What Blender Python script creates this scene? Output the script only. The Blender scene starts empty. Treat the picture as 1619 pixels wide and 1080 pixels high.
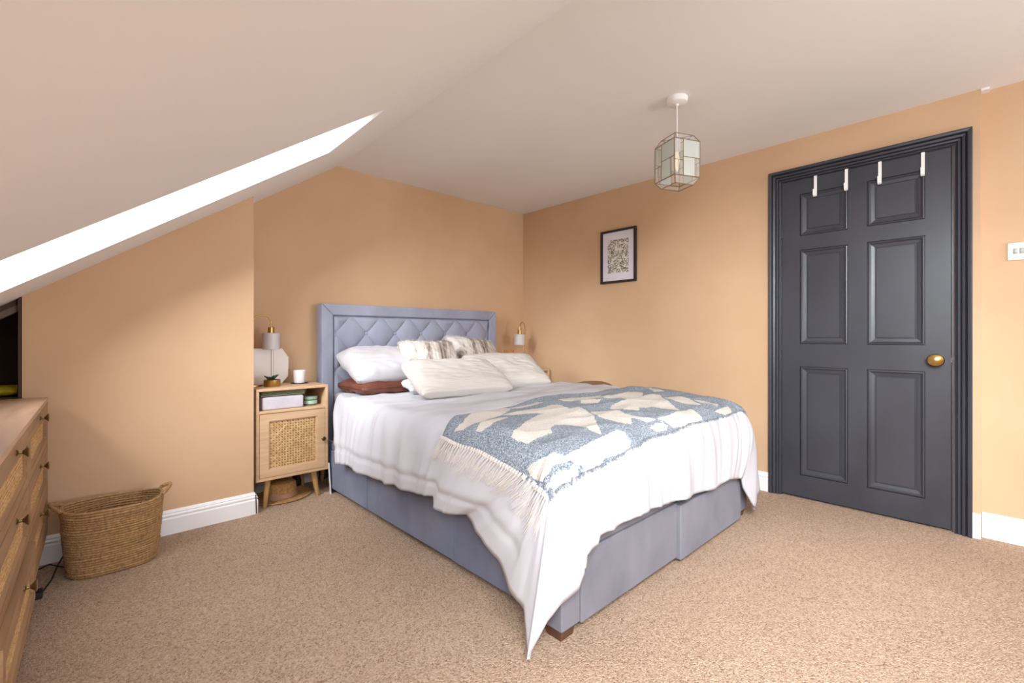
import bpy, bmesh, math, random
from mathutils import Vector, Matrix, noise
random.seed(7)
PI = math.pi
scene = bpy.context.scene
C = scene.collection

# ================================================================ camera, world, lights, exposure
cam_d = bpy.data.cameras.new('camera'); cam = bpy.data.objects.new('camera', cam_d); C.objects.link(cam)
cam.location = (0, 0, 1.0)
cam.rotation_euler = (PI/2, 0, -math.atan2(.688, .726))
cam_d.sensor_width = 36; cam_d.lens = 36*726/1619
cam_d.shift_y = -8/1619
cam_d.clip_start = .02
scene.camera = cam
scene.view_settings.view_transform = 'Standard'; scene.view_settings.look = 'None'
scene.view_settings.gamma = 1; scene.view_settings.use_curve_mapping = False
scene.view_settings.exposure = 0.2
world = bpy.data.worlds.new('world'); scene.world = world; world.use_nodes = True
bg = world.node_tree.nodes['Background']; bg.inputs[0].default_value = (.93, .96, 1, 1); bg.inputs[1].default_value = .25

def area(name, loc, target, sx, sy, power, col=(1,1,1)):
    l = bpy.data.lights.new(name, 'AREA'); l.shape = 'RECTANGLE'; l.size = sx; l.size_y = sy; l.energy = power; l.color = col
    o = bpy.data.objects.new(name, l); C.objects.link(o); o.location = loc
    o.rotation_euler = (Vector(target)-Vector(loc)).to_track_quat('-Z', 'Y').to_euler()
    return o
W_REAR, W_SKY1, W_SKY2 = 52, 5, 68
sl_ = bpy.data.lights.new('hazy_sky_sun', 'SUN'); sl_.energy = 16; sl_.angle = math.radians(52); sl_.color = (.93, .97, 1)
so = bpy.data.objects.new('hazy_sky_sun', sl_); C.objects.link(so); so.location = (-6, -2, 5)
so.rotation_euler = Vector((1, .52, -.50)).to_track_quat('-Z', 'Y').to_euler()
area('daylight_rear_window', (2.15, -3.50, 1.25), (1.75, -1.70, 2.20), 1.4, 1.1, W_REAR, (.86, .93, 1)).data.spread = math.radians(120)
_n = Vector((-.69, .015, 1)).normalized()
for nm, y, sy, pw in (('daylight_rooflight_far', 2.13, .52, W_SKY1), ('daylight_rooflight_near', -.40, .98, W_SKY2)):
    p = Vector((.229, y, 1.335+.69*.229-.015*y)) + _n*.225
    o = area(nm, p, p-_n, 1.0, sy, pw, (.87, .94, 1))
    X = Vector((1, 0, .69)).normalized(); Z = _n; Y = Z.cross(X)
    o.matrix_world = Matrix.Translation(p) @ Matrix((X, Y, Z)).transposed().to_4x4()
    o.data.size = 1.30
    if nm.endswith('far'): o.data.spread = math.radians(105)

# ================================================================ materials
def lin(h):
    if isinstance(h, str):
        h = [int(h[i:i+2], 16)/255 for i in (0, 2, 4)]
    else: h = [c/255 for c in h]
    return tuple(c/12.92 if c <= .04045 else ((c+.055)/1.055)**2.4 for c in h) + (1,)
def mat(name, col, rough=.6, metal=0, **kw):
    m = bpy.data.materials.new(name); m.use_nodes = True
    b = m.node_tree.nodes['Principled BSDF']
    b.inputs['Base Color'].default_value = lin(col); b.inputs['Roughness'].default_value = rough; b.inputs['Metallic'].default_value = metal
    for k, v in kw.items(): b.inputs[k].default_value = v
    return m
def nt(m): t = m.node_tree; return t, t.nodes, t.links, t.nodes['Principled BSDF']
def noisy(m, c1, c2, scale=(20,20,20), detail=4, lo=.35, hi=.65, bump=0, bscale=None, bdist=.01, rough=.5, coords='Object', distortion=0):
    t, N, L, B = nt(m)
    tc = N.new('ShaderNodeTexCoord'); mp = N.new('ShaderNodeMapping'); mp.inputs['Scale'].default_value = scale
    n = N.new('ShaderNodeTexNoise'); n.inputs['Scale'].default_value = 1; n.inputs['Detail'].default_value = detail; n.inputs['Roughness'].default_value = rough; n.inputs['Distortion'].default_value = distortion
    r = N.new('ShaderNodeValToRGB'); r.color_ramp.elements[0].position = lo; r.color_ramp.elements[1].position = hi
    r.color_ramp.elements[0].color = lin(c1); r.color_ramp.elements[1].color = lin(c2)
    L.new(tc.outputs[coords], mp.inputs[0]); L.new(mp.outputs[0], n.inputs['Vector']); L.new(n.outputs['Fac'], r.inputs[0]); L.new(r.outputs[0], B.inputs['Base Color'])
    if bump:
        bn = N.new('ShaderNodeBump'); bn.inputs['Strength'].default_value = bump; bn.inputs['Distance'].default_value = bdist
        src = n
        if bscale:
            mp2 = N.new('ShaderNodeMapping'); mp2.inputs['Scale'].default_value = bscale
            src = N.new('ShaderNodeTexNoise'); src.inputs['Scale'].default_value = 1; src.inputs['Detail'].default_value = 3
            L.new(tc.outputs[coords], mp2.inputs[0]); L.new(mp2.outputs[0], src.inputs['Vector'])
        L.new(src.outputs['Fac'], bn.inputs['Height']); L.new(bn.outputs[0], B.inputs['Normal'])
    return m

M = {}
M['wall'] = noisy(mat('tan_wall_paint', 'd1ad89', .7), 'cfaa86', 'd3af8c', (3,3,3), bump=.06, bscale=(160,160,160), bdist=.002)
M['ceiling'] = noisy(mat('white_ceiling_paint', 'e9e1dc', .8), 'f0eeec', 'f2f0ee', (2,2,2), bump=.05, bscale=(120,120,120), bdist=.002)
M['reveal'] = mat('white_reveal_paint', 'f4f2f0', .6)
M['shaded_wall'] = noisy(mat('dark_brown_alcove_shade', '4a372b', .8), '46342a', '4f3b2f', (4,4,4))  # darkness of the unlit alcove, put into the colour
M['trim'] = mat('white_gloss_trim', 'f2f0ef', .35)
M['door'] = noisy(mat('charcoal_door_paint', '37383f', .30), '33343b', '3a3b43', (5,5,3), bump=.12, bscale=(18,18,5), bdist=.003)
M['door'].node_tree.nodes['Principled BSDF'].inputs['Roughness'].default_value = .36
def carpet():
    m = mat('loop_pile_carpet', 'c0a080', .95); t, N, L, B = nt(m)
    tc = N.new('ShaderNodeTexCoord'); v = N.new('ShaderNodeTexVoronoi'); v.inputs['Scale'].default_value = 230
    r = N.new('ShaderNodeValToRGB'); e = r.color_ramp.elements; e[0].position = .0; e[0].color = lin('876a53'); e[1].position = 1; e[1].color = lin('c8af97')
    for p, c in ((.13,'9f806a'), (.35,'b0937b'), (.7,'ba9d85')): x = e.new(p); x.color = lin(c)
    sp = N.new('ShaderNodeSeparateColor'); L.new(tc.outputs['Object'], v.inputs['Vector']); L.new(v.outputs['Color'], sp.inputs[0]); L.new(sp.outputs[0], r.inputs[0])
    n = N.new('ShaderNodeTexNoise'); n.inputs['Scale'].default_value = 2.2; n.inputs['Detail'].default_value = 3; L.new(tc.outputs['Object'], n.inputs['Vector'])
    mr = N.new('ShaderNodeMapRange'); mr.inputs[3].default_value = .88; mr.inputs[4].default_value = 1.10; L.new(n.outputs['Fac'], mr.inputs[0])
    mx = N.new('ShaderNodeMix'); mx.data_type = 'RGBA'; mx.blend_type = 'MULTIPLY'; mx.inputs[0].default_value = 1
    L.new(r.outputs[0], mx.inputs[6]); L.new(mr.outputs[0], mx.inputs[7]); L.new(mx.outputs[2], B.inputs['Base Color'])
    b = N.new('ShaderNodeBump'); b.inputs['Strength'].default_value = .7; b.inputs['Distance'].default_value = .006; b.invert = True
    L.new(v.outputs['Distance'], b.inputs['Height']); L.new(b.outputs[0], B.inputs['Normal']); return m
M['carpet'] = carpet()
def wood(name, c1, c2, sc, rough=.5): return noisy(mat(name, c1, rough), c1, c2, sc, detail=6, lo=.3, hi=.7, bump=.08, distortion=.6)
M['oak'] = wood('light_oak_veneer', 'c8a27c', 'd9b791', (3,3,40))
M['oak_h'] = wood('light_oak_veneer_crossgrain', 'c8a27c', 'd9b791', (3,40,40))
M['leg_oak'] = wood('honey_oak_leg', 'a9834f', 'bd965f', (30,30,4))
M['chest'] = wood('brown_oak_chest_veneer', '8f6e50', 'a8845f', (30,2.5,40))
M['chest_top'] = wood('pale_oak_chest_top', 'b08b70', 'c7a489', (24,2.2,24), .35)
M['cane'] = noisy(mat('pale_cane', 'd9b27c', .6), 'c89d64', 'e6c594', (60,60,60))
M['cane_back'] = mat('cane_backing', '8a5f38', .9)
M['chest_cane'] = noisy(mat('tan_cane', 'b98f5c', .7), 'a87f4e', 'c8a06c', (60,60,60))
def velvet(name, c1, c2, rough=.85):
    m = noisy(mat(name, c1, rough), c1, c2, (6,6,4), detail=6, lo=.3, hi=.72, bump=.08, bscale=(14,14,14), bdist=.005, distortion=.2)
    b = m.node_tree.nodes['Principled BSDF']; b.inputs['Sheen Weight'].default_value = .35; b.inputs['Sheen Roughness'].default_value = .4; b.inputs['Sheen Tint'].default_value = lin('b8bccb'); return m
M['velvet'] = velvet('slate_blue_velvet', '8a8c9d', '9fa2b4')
M['velvet_foot'] = velvet('grey_velvet_lit_foot', '6b6a74', '807e88')  # greyer copy of the bed velvet, light on the foot in its colour
M['velvet_side'] = velvet('blue_grey_velvet_shade', '666b80', '7b8095')  # bluish copy of the same velvet, side shade in its colour
M['dark_leg'] = wood('dark_walnut_foot', '4a2f20', '63432f', (20,20,5))
M['black'] = mat('matt_black', '17171b', .6)
M['mattress'] = mat('cream_mattress_ticking', 'd8cdc4', .9)
M['duvet'] = noisy(mat('white_cotton', 'c3c1c7', .85), 'bfbdc4', 'c6c4c9', (3,3,3), bump=.10, bscale=(20,26,16), bdist=.010)
M['satin'] = noisy(mat('white_satin', 'c6c4c9', .42), 'c0bec3', 'cccacf', (6,6,6), bump=.22, bscale=(14,14,9), bdist=.012)
M['satin'].node_tree.nodes['Principled BSDF'].inputs['Sheen Weight'].default_value = .3
M['bronze'] = noisy(mat('brown_satin', '6b3a2c', .36), '572c22', '7a4636', (6,6,6), bump=.35, bscale=(13,16,22), bdist=.014)
M['cord'] = mat('cream_cord', 'c6bfb8', .95)
def ribbed(m, axis_scale):
    t, N, L, B = nt(m); tc = N.new('ShaderNodeTexCoord'); w = N.new('ShaderNodeTexWave'); w.inputs['Scale'].default_value = axis_scale; w.inputs['Distortion'].default_value = .6; w.bands_direction = 'Y'
    b = N.new('ShaderNodeBump'); b.inputs['Strength'].default_value = .35; b.inputs['Distance'].default_value = .004
    L.new(tc.outputs['Object'], w.inputs['Vector']); L.new(w.outputs['Fac'], b.inputs['Height']); L.new(b.outputs[0], B.inputs['Normal']); return m
ribbed(M['cord'], 26)
M['fur_white'] = mat('fur_ivory', 'e9e2dc', .9)
def fur_mat():
    m = mat('banded_faux_fur', 'd6cdc5', .95); t, N, L, B = nt(m)
    tc = N.new('ShaderNodeTexCoord'); mp = N.new('ShaderNodeMapping'); mp.inputs['Scale'].default_value = (9,2.2,3)
    n = N.new('ShaderNodeTexNoise'); n.inputs['Scale'].default_value = 1; n.inputs['Detail'].default_value = 6; n.inputs['Roughness'].default_value = .7; n.inputs['Distortion'].default_value = .8
    r = N.new('ShaderNodeValToRGB'); e = r.color_ramp.elements; e[0].position = .34; e[0].color = lin('4f4440'); e[1].position = .56; e[1].color = lin('dcd5cf')
    x = e.new(.43); x.color = lin('9c8d84'); x = e.new(.49); x.color = lin('c5bab1')
    L.new(tc.outputs['Object'], mp.inputs[0]); L.new(mp.outputs[0], n.inputs['Vector']); L.new(n.outputs['Fac'], r.inputs[0]); L.new(r.outputs[0], B.inputs['Base Color']); return m
M['fur'] = fur_mat()
def throw_mat():
    m = mat('slate_and_cream_woven_wool', '8d98a3', .95); t, N, L, B = nt(m)
    at_ = N.new('ShaderNodeAttribute'); at_.attribute_name = 'cream'
    tc = N.new('ShaderNodeTexCoord')
    n = N.new('ShaderNodeTexNoise'); n.inputs['Scale'].default_value = 210; n.inputs['Detail'].default_value = 2; L.new(tc.outputs['Object'], n.inputs['Vector'])
    r = N.new('ShaderNodeValToRGB'); e = r.color_ramp.elements; e[0].position = .40; e[0].color = lin('626d7a'); e[1].position = .68; e[1].color = lin('b0b6bc'); L.new(n.outputs['Fac'], r.inputs[0])
    r2 = N.new('ShaderNodeValToRGB'); e = r2.color_ramp.elements; e[0].position = .3; e[0].color = lin('bdb5ac'); e[1].position = .6; e[1].color = lin('cfc8c0'); L.new(n.outputs['Fac'], r2.inputs[0])
    ad = N.new('ShaderNodeMath'); ad.operation = 'MULTIPLY_ADD'; ad.inputs[1].default_value = .5; L.new(n.outputs['Fac'], ad.inputs[0]); L.new(at_.outputs['Fac'], ad.inputs[2])
    th = N.new('ShaderNodeMapRange'); th.inputs[1].default_value = .66; th.inputs[2].default_value = .84; L.new(ad.outputs[0], th.inputs[0])
    mx = N.new('ShaderNodeMix'); mx.data_type = 'RGBA'; L.new(th.outputs[0], mx.inputs[0]); L.new(r.outputs[0], mx.inputs[6]); L.new(r2.outputs[0], mx.inputs[7]); L.new(mx.outputs[2], B.inputs['Base Color'])
    b = N.new('ShaderNodeBump'); b.inputs['Strength'].default_value = .5; b.inputs['Distance'].default_value = .004; L.new(n.outputs['Fac'], b.inputs['Height']); L.new(b.outputs[0], B.inputs['Normal']); return m
M['throw'] = throw_mat()
M['fringe'] = mat('cream_wool_fringe', 'e2dad4', .95)
M['brass'] = mat('brushed_brass', 'b8955a', .28, 1)
M['old_brass'] = mat('antique_brass', '8a7650', .35, 1)
M['came'] = mat('brass_glazing_came', '8f7a5c', .4, .8)
M['white_plastic'] = mat('white_plastic', 'f4f3f1', .4)
M['frosted'] = mat('frosted_shade_glass', 'd9d3d3', .45, 0, Alpha=.80)
M['frosted_pane'] = mat('frosted_pane_glass', 'cfd3cb', .5, 0, Alpha=.72)
M['clear_pane'] = mat('clear_pane_glass', 'e3e2dc', .08, 0, Alpha=.16)
M['cream_lacquer'] = mat('cream_lacquer', 'f4eee8', .35)
M['mirror_glass'] = mat('mirror_glass', 'f1efec', .05, 1)
M['candle'] = mat('white_ceramic', 'f2f0f4', .4)
M['lilac_cloth'] = noisy(mat('pale_lilac_cloth', 'c9c2cb', .9), 'c4bdc7', 'd0cad2', (12,12,12), bump=.2, bscale=(30,30,30))
M['green_cloth'] = noisy(mat('sage_green_cloth', 'c3c8a8', .9), 'bcc1a0', 'cfd2b6', (14,14,14), bump=.2, bscale=(40,40,40))
M['jar_green'] = mat('dark_green_glass', '56705f', .2)
M['jar_label'] = mat('pale_green_label', 'a9c0ac', .5)
M['leaf'] = mat('dark_green_leaf', '2f4a36', .4)
M['seagrass'] = noisy(mat('seagrass_rope', 'a87c4e', .85), '87643f', 'bd9566', (120,120,45), detail=4, lo=.25, hi=.75, bump=.3, bscale=(220,220,140), bdist=.003)
M['straw'] = noisy(mat('straw_weave', 'b98c58', .8), 'a97c4a', 'c99c66', (70,70,70), bump=.4, bscale=(160,160,160), bdist=.003)
M['ribbon'] = mat('dusty_pink_ribbon', 'b48a78', .6)
M['yellow'] = noisy(mat('mustard_yellow_fabric', 'b5a010', .8), 'a89208', 'c6b31c', (9,9,9), bump=.3)
M['wicker_brown'] = noisy(mat('brown_leatherette', '7c5c40', .6), '6f5238', '8a684a', (12,12,12))
M['frame_black'] = mat('black_picture_frame', '2a2426', .35)
M['paper'] = mat('white_mount_board', 'e6e2ea', .5)
M['copper'] = wood('orange_beech_wood', 'bf8650', 'd49c66', (20,20,20))
M['chrome'] = mat('satin_steel', 'b8b6b0', .3, 1)
M['rocker'] = mat('grey_rocker', '7d776d', .4, .5)
M['bulb'] = mat('warm_bulb', 'fff0d8', .3, 0)
_b = M['bulb'].node_tree.nodes['Principled BSDF']; _b.inputs['Emission Color'].default_value = lin('ffe2b0'); _b.inputs['Emission Strength'].default_value = .35
def pane_mat():
    m = bpy.data.materials.new('window_glass'); m.use_nodes = True; t = m.node_tree; t.nodes.clear()
    o = t.nodes.new('ShaderNodeOutputMaterial'); mx = t.nodes.new('ShaderNodeMixShader'); a = t.nodes.new('ShaderNodeBsdfTransparent'); g = t.nodes.new('ShaderNodeBsdfGlossy'); g.inputs['Roughness'].default_value = .03
    mx.inputs[0].default_value = .06; t.links.new(a.outputs[0], mx.inputs[1]); t.links.new(g.outputs[0], mx.inputs[2]); t.links.new(mx.outputs[0], o.inputs[0]); return m
M['window_glass'] = pane_mat()
def print_mat():
    m = mat('map_print', 'e8e2d8', .6); t, N, L, B = nt(m)
    tc = N.new('ShaderNodeTexCoord'); v = N.new('ShaderNodeTexVoronoi'); v.feature = 'DISTANCE_TO_EDGE'; v.inputs['Scale'].default_value = 62
    mp = N.new('ShaderNodeMapping'); mp.inputs['Scale'].default_value = (1, .8, 1.5); L.new(tc.outputs['Object'], mp.inputs[0]); L.new(mp.outputs[0], v.inputs['Vector'])
    n = N.new('ShaderNodeTexNoise'); n.inputs['Scale'].default_value = 26; n.inputs['Detail'].default_value = 4; L.new(tc.outputs['Object'], n.inputs['Vector'])
    a = N.new('ShaderNodeMath'); a.operation = 'LESS_THAN'; a.inputs[1].default_value = .10; L.new(v.outputs['Distance'], a.inputs[0])
    b = N.new('ShaderNodeMath'); b.operation = 'GREATER_THAN'; b.inputs[1].default_value = .42; L.new(n.outputs['Fac'], b.inputs[0])
    c = N.new('ShaderNodeMath'); c.operation = 'MULTIPLY'; L.new(a.outputs[0], c.inputs[0]); L.new(b.outputs[0], c.inputs[1])
    r = N.new('ShaderNodeMix'); r.data_type = 'RGBA'; r.inputs[6].default_value = lin('e4dfd2'); r.inputs[7].default_value = lin('6a6560'); L.new(c.outputs[0], r.inputs[0]); L.new(r.outputs[2], B.inputs['Base Color']); return m
M['print'] = print_mat()

# ================================================================ mesh helpers
class MB:
    def __init__(s): s.v = []; s.f = []; s.attr = None
    def add(s, vs, fs):
        o = len(s.v); s.v += [tuple(p) for p in vs]; s.f += [tuple(i+o for i in f) for f in fs]; return s
    def box(s, x0, x1, y0, y1, z0, z1):
        vs = [(x,y,z) for z in (z0,z1) for y in (y0,y1) for x in (x0,x1)]
        return s.add(vs, [(0,2,3,1),(4,5,7,6),(0,1,5,4),(2,6,7,3),(0,4,6,2),(1,3,7,5)])
    def hexa(s, b, t):                      # four bottom and four top points, both counterclockwise
        return s.add(list(b)+list(t), [(3,2,1,0),(4,5,6,7),(0,1,5,4),(1,2,6,5),(2,3,7,6),(3,0,4,7)])
    def poly(s, pts, d):                    # planar polygon extruded by vector d
        n = len(pts); q = [(p[0]+d[0],p[1]+d[1],p[2]+d[2]) for p in pts]
        return s.add(list(pts)+q, [tuple(range(n))[::-1], tuple(range(n,2*n))] + [(i,(i+1)%n,n+(i+1)%n,n+i) for i in range(n)])
    def grid(s, fn, nu, nv, cu=False, cv=False):
        U = nu if cu else nu+1; V = nv if cv else nv+1
        vs = [fn(i/nu, j/nv) for i in range(U) for j in range(V)]
        fs = [(i*V+j, ((i+1)%U)*V+j, ((i+1)%U)*V+(j+1)%V, i*V+(j+1)%V) for i in range(nu) for j in range(nv)]
        return s.add(vs, fs)
    def lathe(s, prof, c=(0,0,0), n=24, ax='z', sx=1, sy=1):
        def P(r, h, a):
            x, y = r*math.cos(a)*sx, r*math.sin(a)*sy
            p = {'z':(x,y,h),'x':(h,x,y),'y':(y,h,x)}[ax]
            return (c[0]+p[0], c[1]+p[1], c[2]+p[2])
        vs = [P(max(r,1e-5),h,2*PI*i/n) for r,h in prof for i in range(n)]
        k = len(prof)
        fs = [(j*n+i, j*n+(i+1)%n, (j+1)*n+(i+1)%n, (j+1)*n+i) for j in range(k-1) for i in range(n)]
        fs += [tuple(range(n))[::-1], tuple(range((k-1)*n, k*n))]
        return s.add(vs, fs)
    def tube(s, path, r, n=8, cap=True):
        P = [Vector(p) for p in path]; k = len(P); R = r if hasattr(r, '__len__') else [r]*k
        up = Vector((0,0,1)); T0 = (P[1]-P[0]).normalized()
        if abs(T0.dot(up)) > .9: up = Vector((1,0,0))
        a = T0.cross(up).normalized(); vs = []
        for i in range(k):
            T = (P[min(i+1,k-1)]-P[max(i-1,0)]).normalized()
            a = (a-T*a.dot(T)).normalized(); b = T.cross(a)
            vs += [P[i]+(a*math.cos(2*PI*j/n)+b*math.sin(2*PI*j/n))*R[i] for j in range(n)]
        fs = [(i*n+j, (i+1)*n+j, (i+1)*n+(j+1)%n, i*n+(j+1)%n) for i in range(k-1) for j in range(n)]
        if cap: fs += [tuple(range(n))[::-1], tuple(range((k-1)*n,k*n))]
        return s.add(vs, fs)
    def obj(s, name, m, parent=None, bevel=0, smooth=True, angle=40, local=False, seg=2):
        me = bpy.data.meshes.new(name); off = Vector((0,0,0))
        if parent is not None and not local:
            p = parent
            while p is not None: off += p.location; p = p.parent
        me.from_pydata([Vector(v)-off for v in s.v], [], s.f); me.update()
        bm = bmesh.new(); bm.from_mesh(me); bmesh.ops.recalc_face_normals(bm, faces=bm.faces)
        if bevel: 
            es = [e for e in bm.edges if len(e.link_faces) == 2 and e.calc_face_angle(0) > .6]
            bmesh.ops.bevel(bm, geom=es, offset=bevel, segments=seg, profile=.7, affect='EDGES', clamp_overlap=True)
        bm.to_mesh(me); bm.free()
        if smooth:
            me.polygons.foreach_set('use_smooth', [True]*len(me.polygons)); me.set_sharp_from_angle(angle=math.radians(angle))
        me.materials.append(m)
        o = bpy.data.objects.new(name, me); C.objects.link(o)
        if parent is not None: o.parent = parent
        return o
def tag(o, label=None, cat=None, group=None, kind=None):
    if label: o['label'] = label
    if cat: o['category'] = cat
    if group: o['group'] = group
    if kind: o['kind'] = kind
    return o
def thing(name, label, cat, loc=(0,0,0), rz=0, group=None):
    o = bpy.data.objects.new(name, None); C.objects.link(o); o.location = loc; o.rotation_euler = (0,0,rz); o.empty_display_size = .1
    return tag(o, label, cat, group)
def struct(o): o['kind'] = 'structure'; return o
def copy_tree(o, parent=None):
    c = o.copy(); C.objects.link(c); c.parent = parent
    for ch in list(o.children): copy_tree(ch, c)
    return c

# ================================================================ room shell
XW, YW, ZC = 3.247, 3.265, 2.225          # door wall, back wall, flat ceiling
XA, XB, YB = -.171, .725, 2.885           # chimney breast: left, right, face
XK, YR = -.80, -3.6                       # knee wall, rear wall
XN, YN = 3.290, .053                      # stepped-back wall beside the door
def slope(x, y): return 1.335 + .69*x - .015*y
def ridge(y): return (ZC-1.335+.015*y)/.69
nrm = Vector((-.69, .015, 1)).normalized()
TH = .30                                  # roof thickness, seen as the rooflight reveals
struct(MB().box(XK-.2, XN+.2, YR-.2, YW+.2, -.10, 0).obj('floor', M['carpet'], smooth=False))
cb = MB(); cb.poly([(ridge(YR-.2),YR-.2,ZC),(XN+.2,YR-.2,ZC),(XN+.2,YW+.2,ZC),(ridge(YW+.2),YW+.2,ZC)], (0,0,.25))
struct(cb.obj('ceiling', M['ceiling'], smooth=False))
n1 = lambda x: 1.832-.058*x
n2 = lambda x: 2.468-.080*x
xs = [lambda y: XK-.25, lambda y: -.50, lambda y: .958, lambda y: ridge(y)]
xl = [XK-.25, -.50, .958, 1.36]
ys = [lambda x: YR-.2, lambda x: -.95, lambda x: .15, n1, n2, lambda x: YW+.2]
sb = MB()
def sp(i, j):
    x = xl[i] if i < 3 else ridge(ys[j](1.34)); y = ys[j](x); return Vector((x, y, slope(x, y) if i < 3 else ZC))
for i in range(3):
    for j in range(5):
        if i == 1 and j in (1, 3): continue
        b = [sp(i,j), sp(i+1,j), sp(i+1,j+1), sp(i,j+1)]
        sb.hexa(b, [p+nrm*TH for p in b])
struct(sb.obj('ceiling_slope', M['ceiling'], smooth=False))
# reveals lined in bright white board, rooflight frames and panes
def rooflight(k, y0, y1):
    x0, x1 = -.50, .958; e = .006
    def q(x, y, d): v = Vector((x, y, slope(x, y))) + nrm*d; return v
    a, b, c, d = (x0, y0(x0)), (x1, y0(x1)), (x1, y1(x1)), (x0, y1(x0))
    r = MB()
    for (p, s_) in (((a,b),(0,1)), ((d,c),(0,-1)), ((b,c),(-1,0)), ((a,d),(1,0))):
        p0, p1 = p; i0 = (p0[0]+s_[0]*e, p0[1]+s_[1]*e); i1 = (p1[0]+s_[0]*e, p1[1]+s_[1]*e)
        r.hexa([q(*p0,.0),q(*p1,.0),q(*i1,.0),q(*i0,.0)], [q(*p0,TH),q(*p1,TH),q(*i1,TH),q(*i0,TH)])
    struct(r.obj('trim_%d' % (k+1), M['reveal'], smooth=False))
    fr = MB(); w = .05
    def bar(p0, p1, s_):
        i0 = (p0[0]+s_[0]*w, p0[1]+s_[1]*w); i1 = (p1[0]+s_[0]*w, p1[1]+s_[1]*w)
        fr.hexa([q(*p0,TH-.09),q(*p1,TH-.09),q(*i1,TH-.09),q(*i0,TH-.09)], [q(*p0,TH-.03),q(*p1,TH-.03),q(*i1,TH-.03),q(*i0,TH-.03)])
    bar(a, b, (0,1)); bar(d, c, (0,-1)); bar((b[0]-.0,b[1]+w), (c[0],c[1]-w), (-1,0)); bar((a[0],a[1]+w), (d[0],d[1]-w), (1,0))
    wf = struct(fr.obj('window_%d' % k, M['trim'], smooth=False))
    pm = MB(); pm.hexa([q(x0+w,y0(x0)+w,TH-.062),q(x1-w,y0(x1)+w,TH-.062),q(x1-w,y1(x1)-w,TH-.062),q(x0+w,y1(x0)-w,TH-.062)],
                       [q(x0+w,y0(x0)+w,TH-.056),q(x1-w,y0(x1)+w,TH-.056),q(x1-w,y1(x1)-w,TH-.056),q(x0+w,y1(x0)-w,TH-.056)])
    pm.obj('pane', M['window_glass'], wf, smooth=False)
rooflight(1, n1, n2)
rooflight(2, lambda x: -.95, lambda x: .15)
# walls
struct(MB().poly([(XB-.02,YW,0),(XN+.2,YW,0),(XN+.2,YW,ZC+.1),(ridge(YW),YW,ZC+.1),(XB-.02,YW,slope(XB,YW)+.1)], (0,.2,0)).obj('wall_back', M['wall'], smooth=False))
struct(MB().poly([(XA,YB,0),(XB,YB,0),(XB,YB,slope(XB,YB)+.05),(XA,YB,slope(XA,YB)+.05)], (0,YW-YB+.2,0)).obj('wall_chimney_breast', M['wall'], smooth=False))
struct(MB().poly([(XK-.2,YW,0),(XA,YW,0),(XA,YW,slope(XA,YW)+.1),(XK-.2,YW,slope(XK,YW)+.1)], (0,.2,0)).obj('wall_alcove', M['shaded_wall'], smooth=False))
struct(MB().box(XA-.012, XA, YB+.004, YW, 0, slope(XA,YB)-.004).obj('wall_alcove_side', M['shaded_wall'], smooth=False))  # thin sheet that carries the alcove shade over the breast side
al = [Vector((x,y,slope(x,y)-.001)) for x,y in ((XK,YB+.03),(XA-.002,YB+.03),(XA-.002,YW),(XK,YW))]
struct(MB().hexa([p-nrm*.02 for p in al], al).obj('ceiling_alcove', M['shaded_wall'], smooth=False))  # same dark sheet under the slope, shade in its colour
tl = [Vector((x,y,slope(x,y)-.018)) for x,y in ((XK,YB+.03),(XA-.014,YB+.03),(XA-.014,YB+.075),(XK,YB+.075))]
struct(MB().hexa([p-nrm*.03 for p in tl], tl).obj('trim_alcove', mat('taupe_batten', '6b5a4c', .7), smooth=False))
struct(MB().box(XK-.2, XK, YR-.2, YW+.2, 0, slope(XK,0)+.1).obj('wall_left', M['wall'], smooth=False))
struct(MB().box(XK, XA-.014, YB+.05, YW, 0, .735).obj('wall_alcove_ledge', M['shaded_wall'], smooth=False))
# door wall with an opening for the door leaf
D0, D1, DT = .150, .944, 1.980            # door opening: right, left, top
wr = MB()
wr.box(XW, XW+.25, D1, YW, 0, ZC+.05); wr.box(XW, XW+.25, YN, D0, 0, ZC+.05); wr.box(XW, XW+.25, D0, D1, DT, ZC+.05)
struct(wr.obj('wall_right', M['wall'], smooth=False))
struct(MB().box(XN, XN+.2, YR-.2, YN, 0, ZC+.05).obj('wall_right_recess', M['wall'], smooth=False))
struct(MB().box(XN-.05, XN, YN-.03, YN-.0005, ZC-.012, ZC-.001).obj('trim_ceiling_bead', M['trim'], smooth=False))
# rear wall with the tall window that lights the room, outside the picture
rw = MB(); rx0, rx1, rz0, rz1 = 1.65, 2.95, .75, 2.1
rw.box(XK-.2, rx0, YR-.2, YR, 0, ZC+.05); rw.box(rx1, XN+.2, YR-.2, YR, 0, ZC+.05); rw.box(rx0, rx1, YR-.2, YR, 0, rz0); rw.box(rx0, rx1, YR-.2, YR, rz1, ZC+.05)
struct(rw.obj('wall_rear', M['wall'], smooth=False))
wf = MB()
for x in (rx0, (rx0+rx1)/2-.03, rx1-.06): wf.box(x, x+.06, YR-.14, YR-.08, rz0, rz1)
for z in (rz0, rz1-.06):
    for x in (rx0+.06, (rx0+rx1)/2+.03): wf.box(x, x+(rx1-rx0)/2-.09, YR-.14, YR-.08, z, z+.06)
w3 = struct(wf.obj('window_3', M['trim'], smooth=False))
MB().box(rx0+.06, rx1-.06, YR-.112, YR-.108, rz0+.06, rz1-.06).obj('pane', M['window_glass'], w3, smooth=False)

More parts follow.
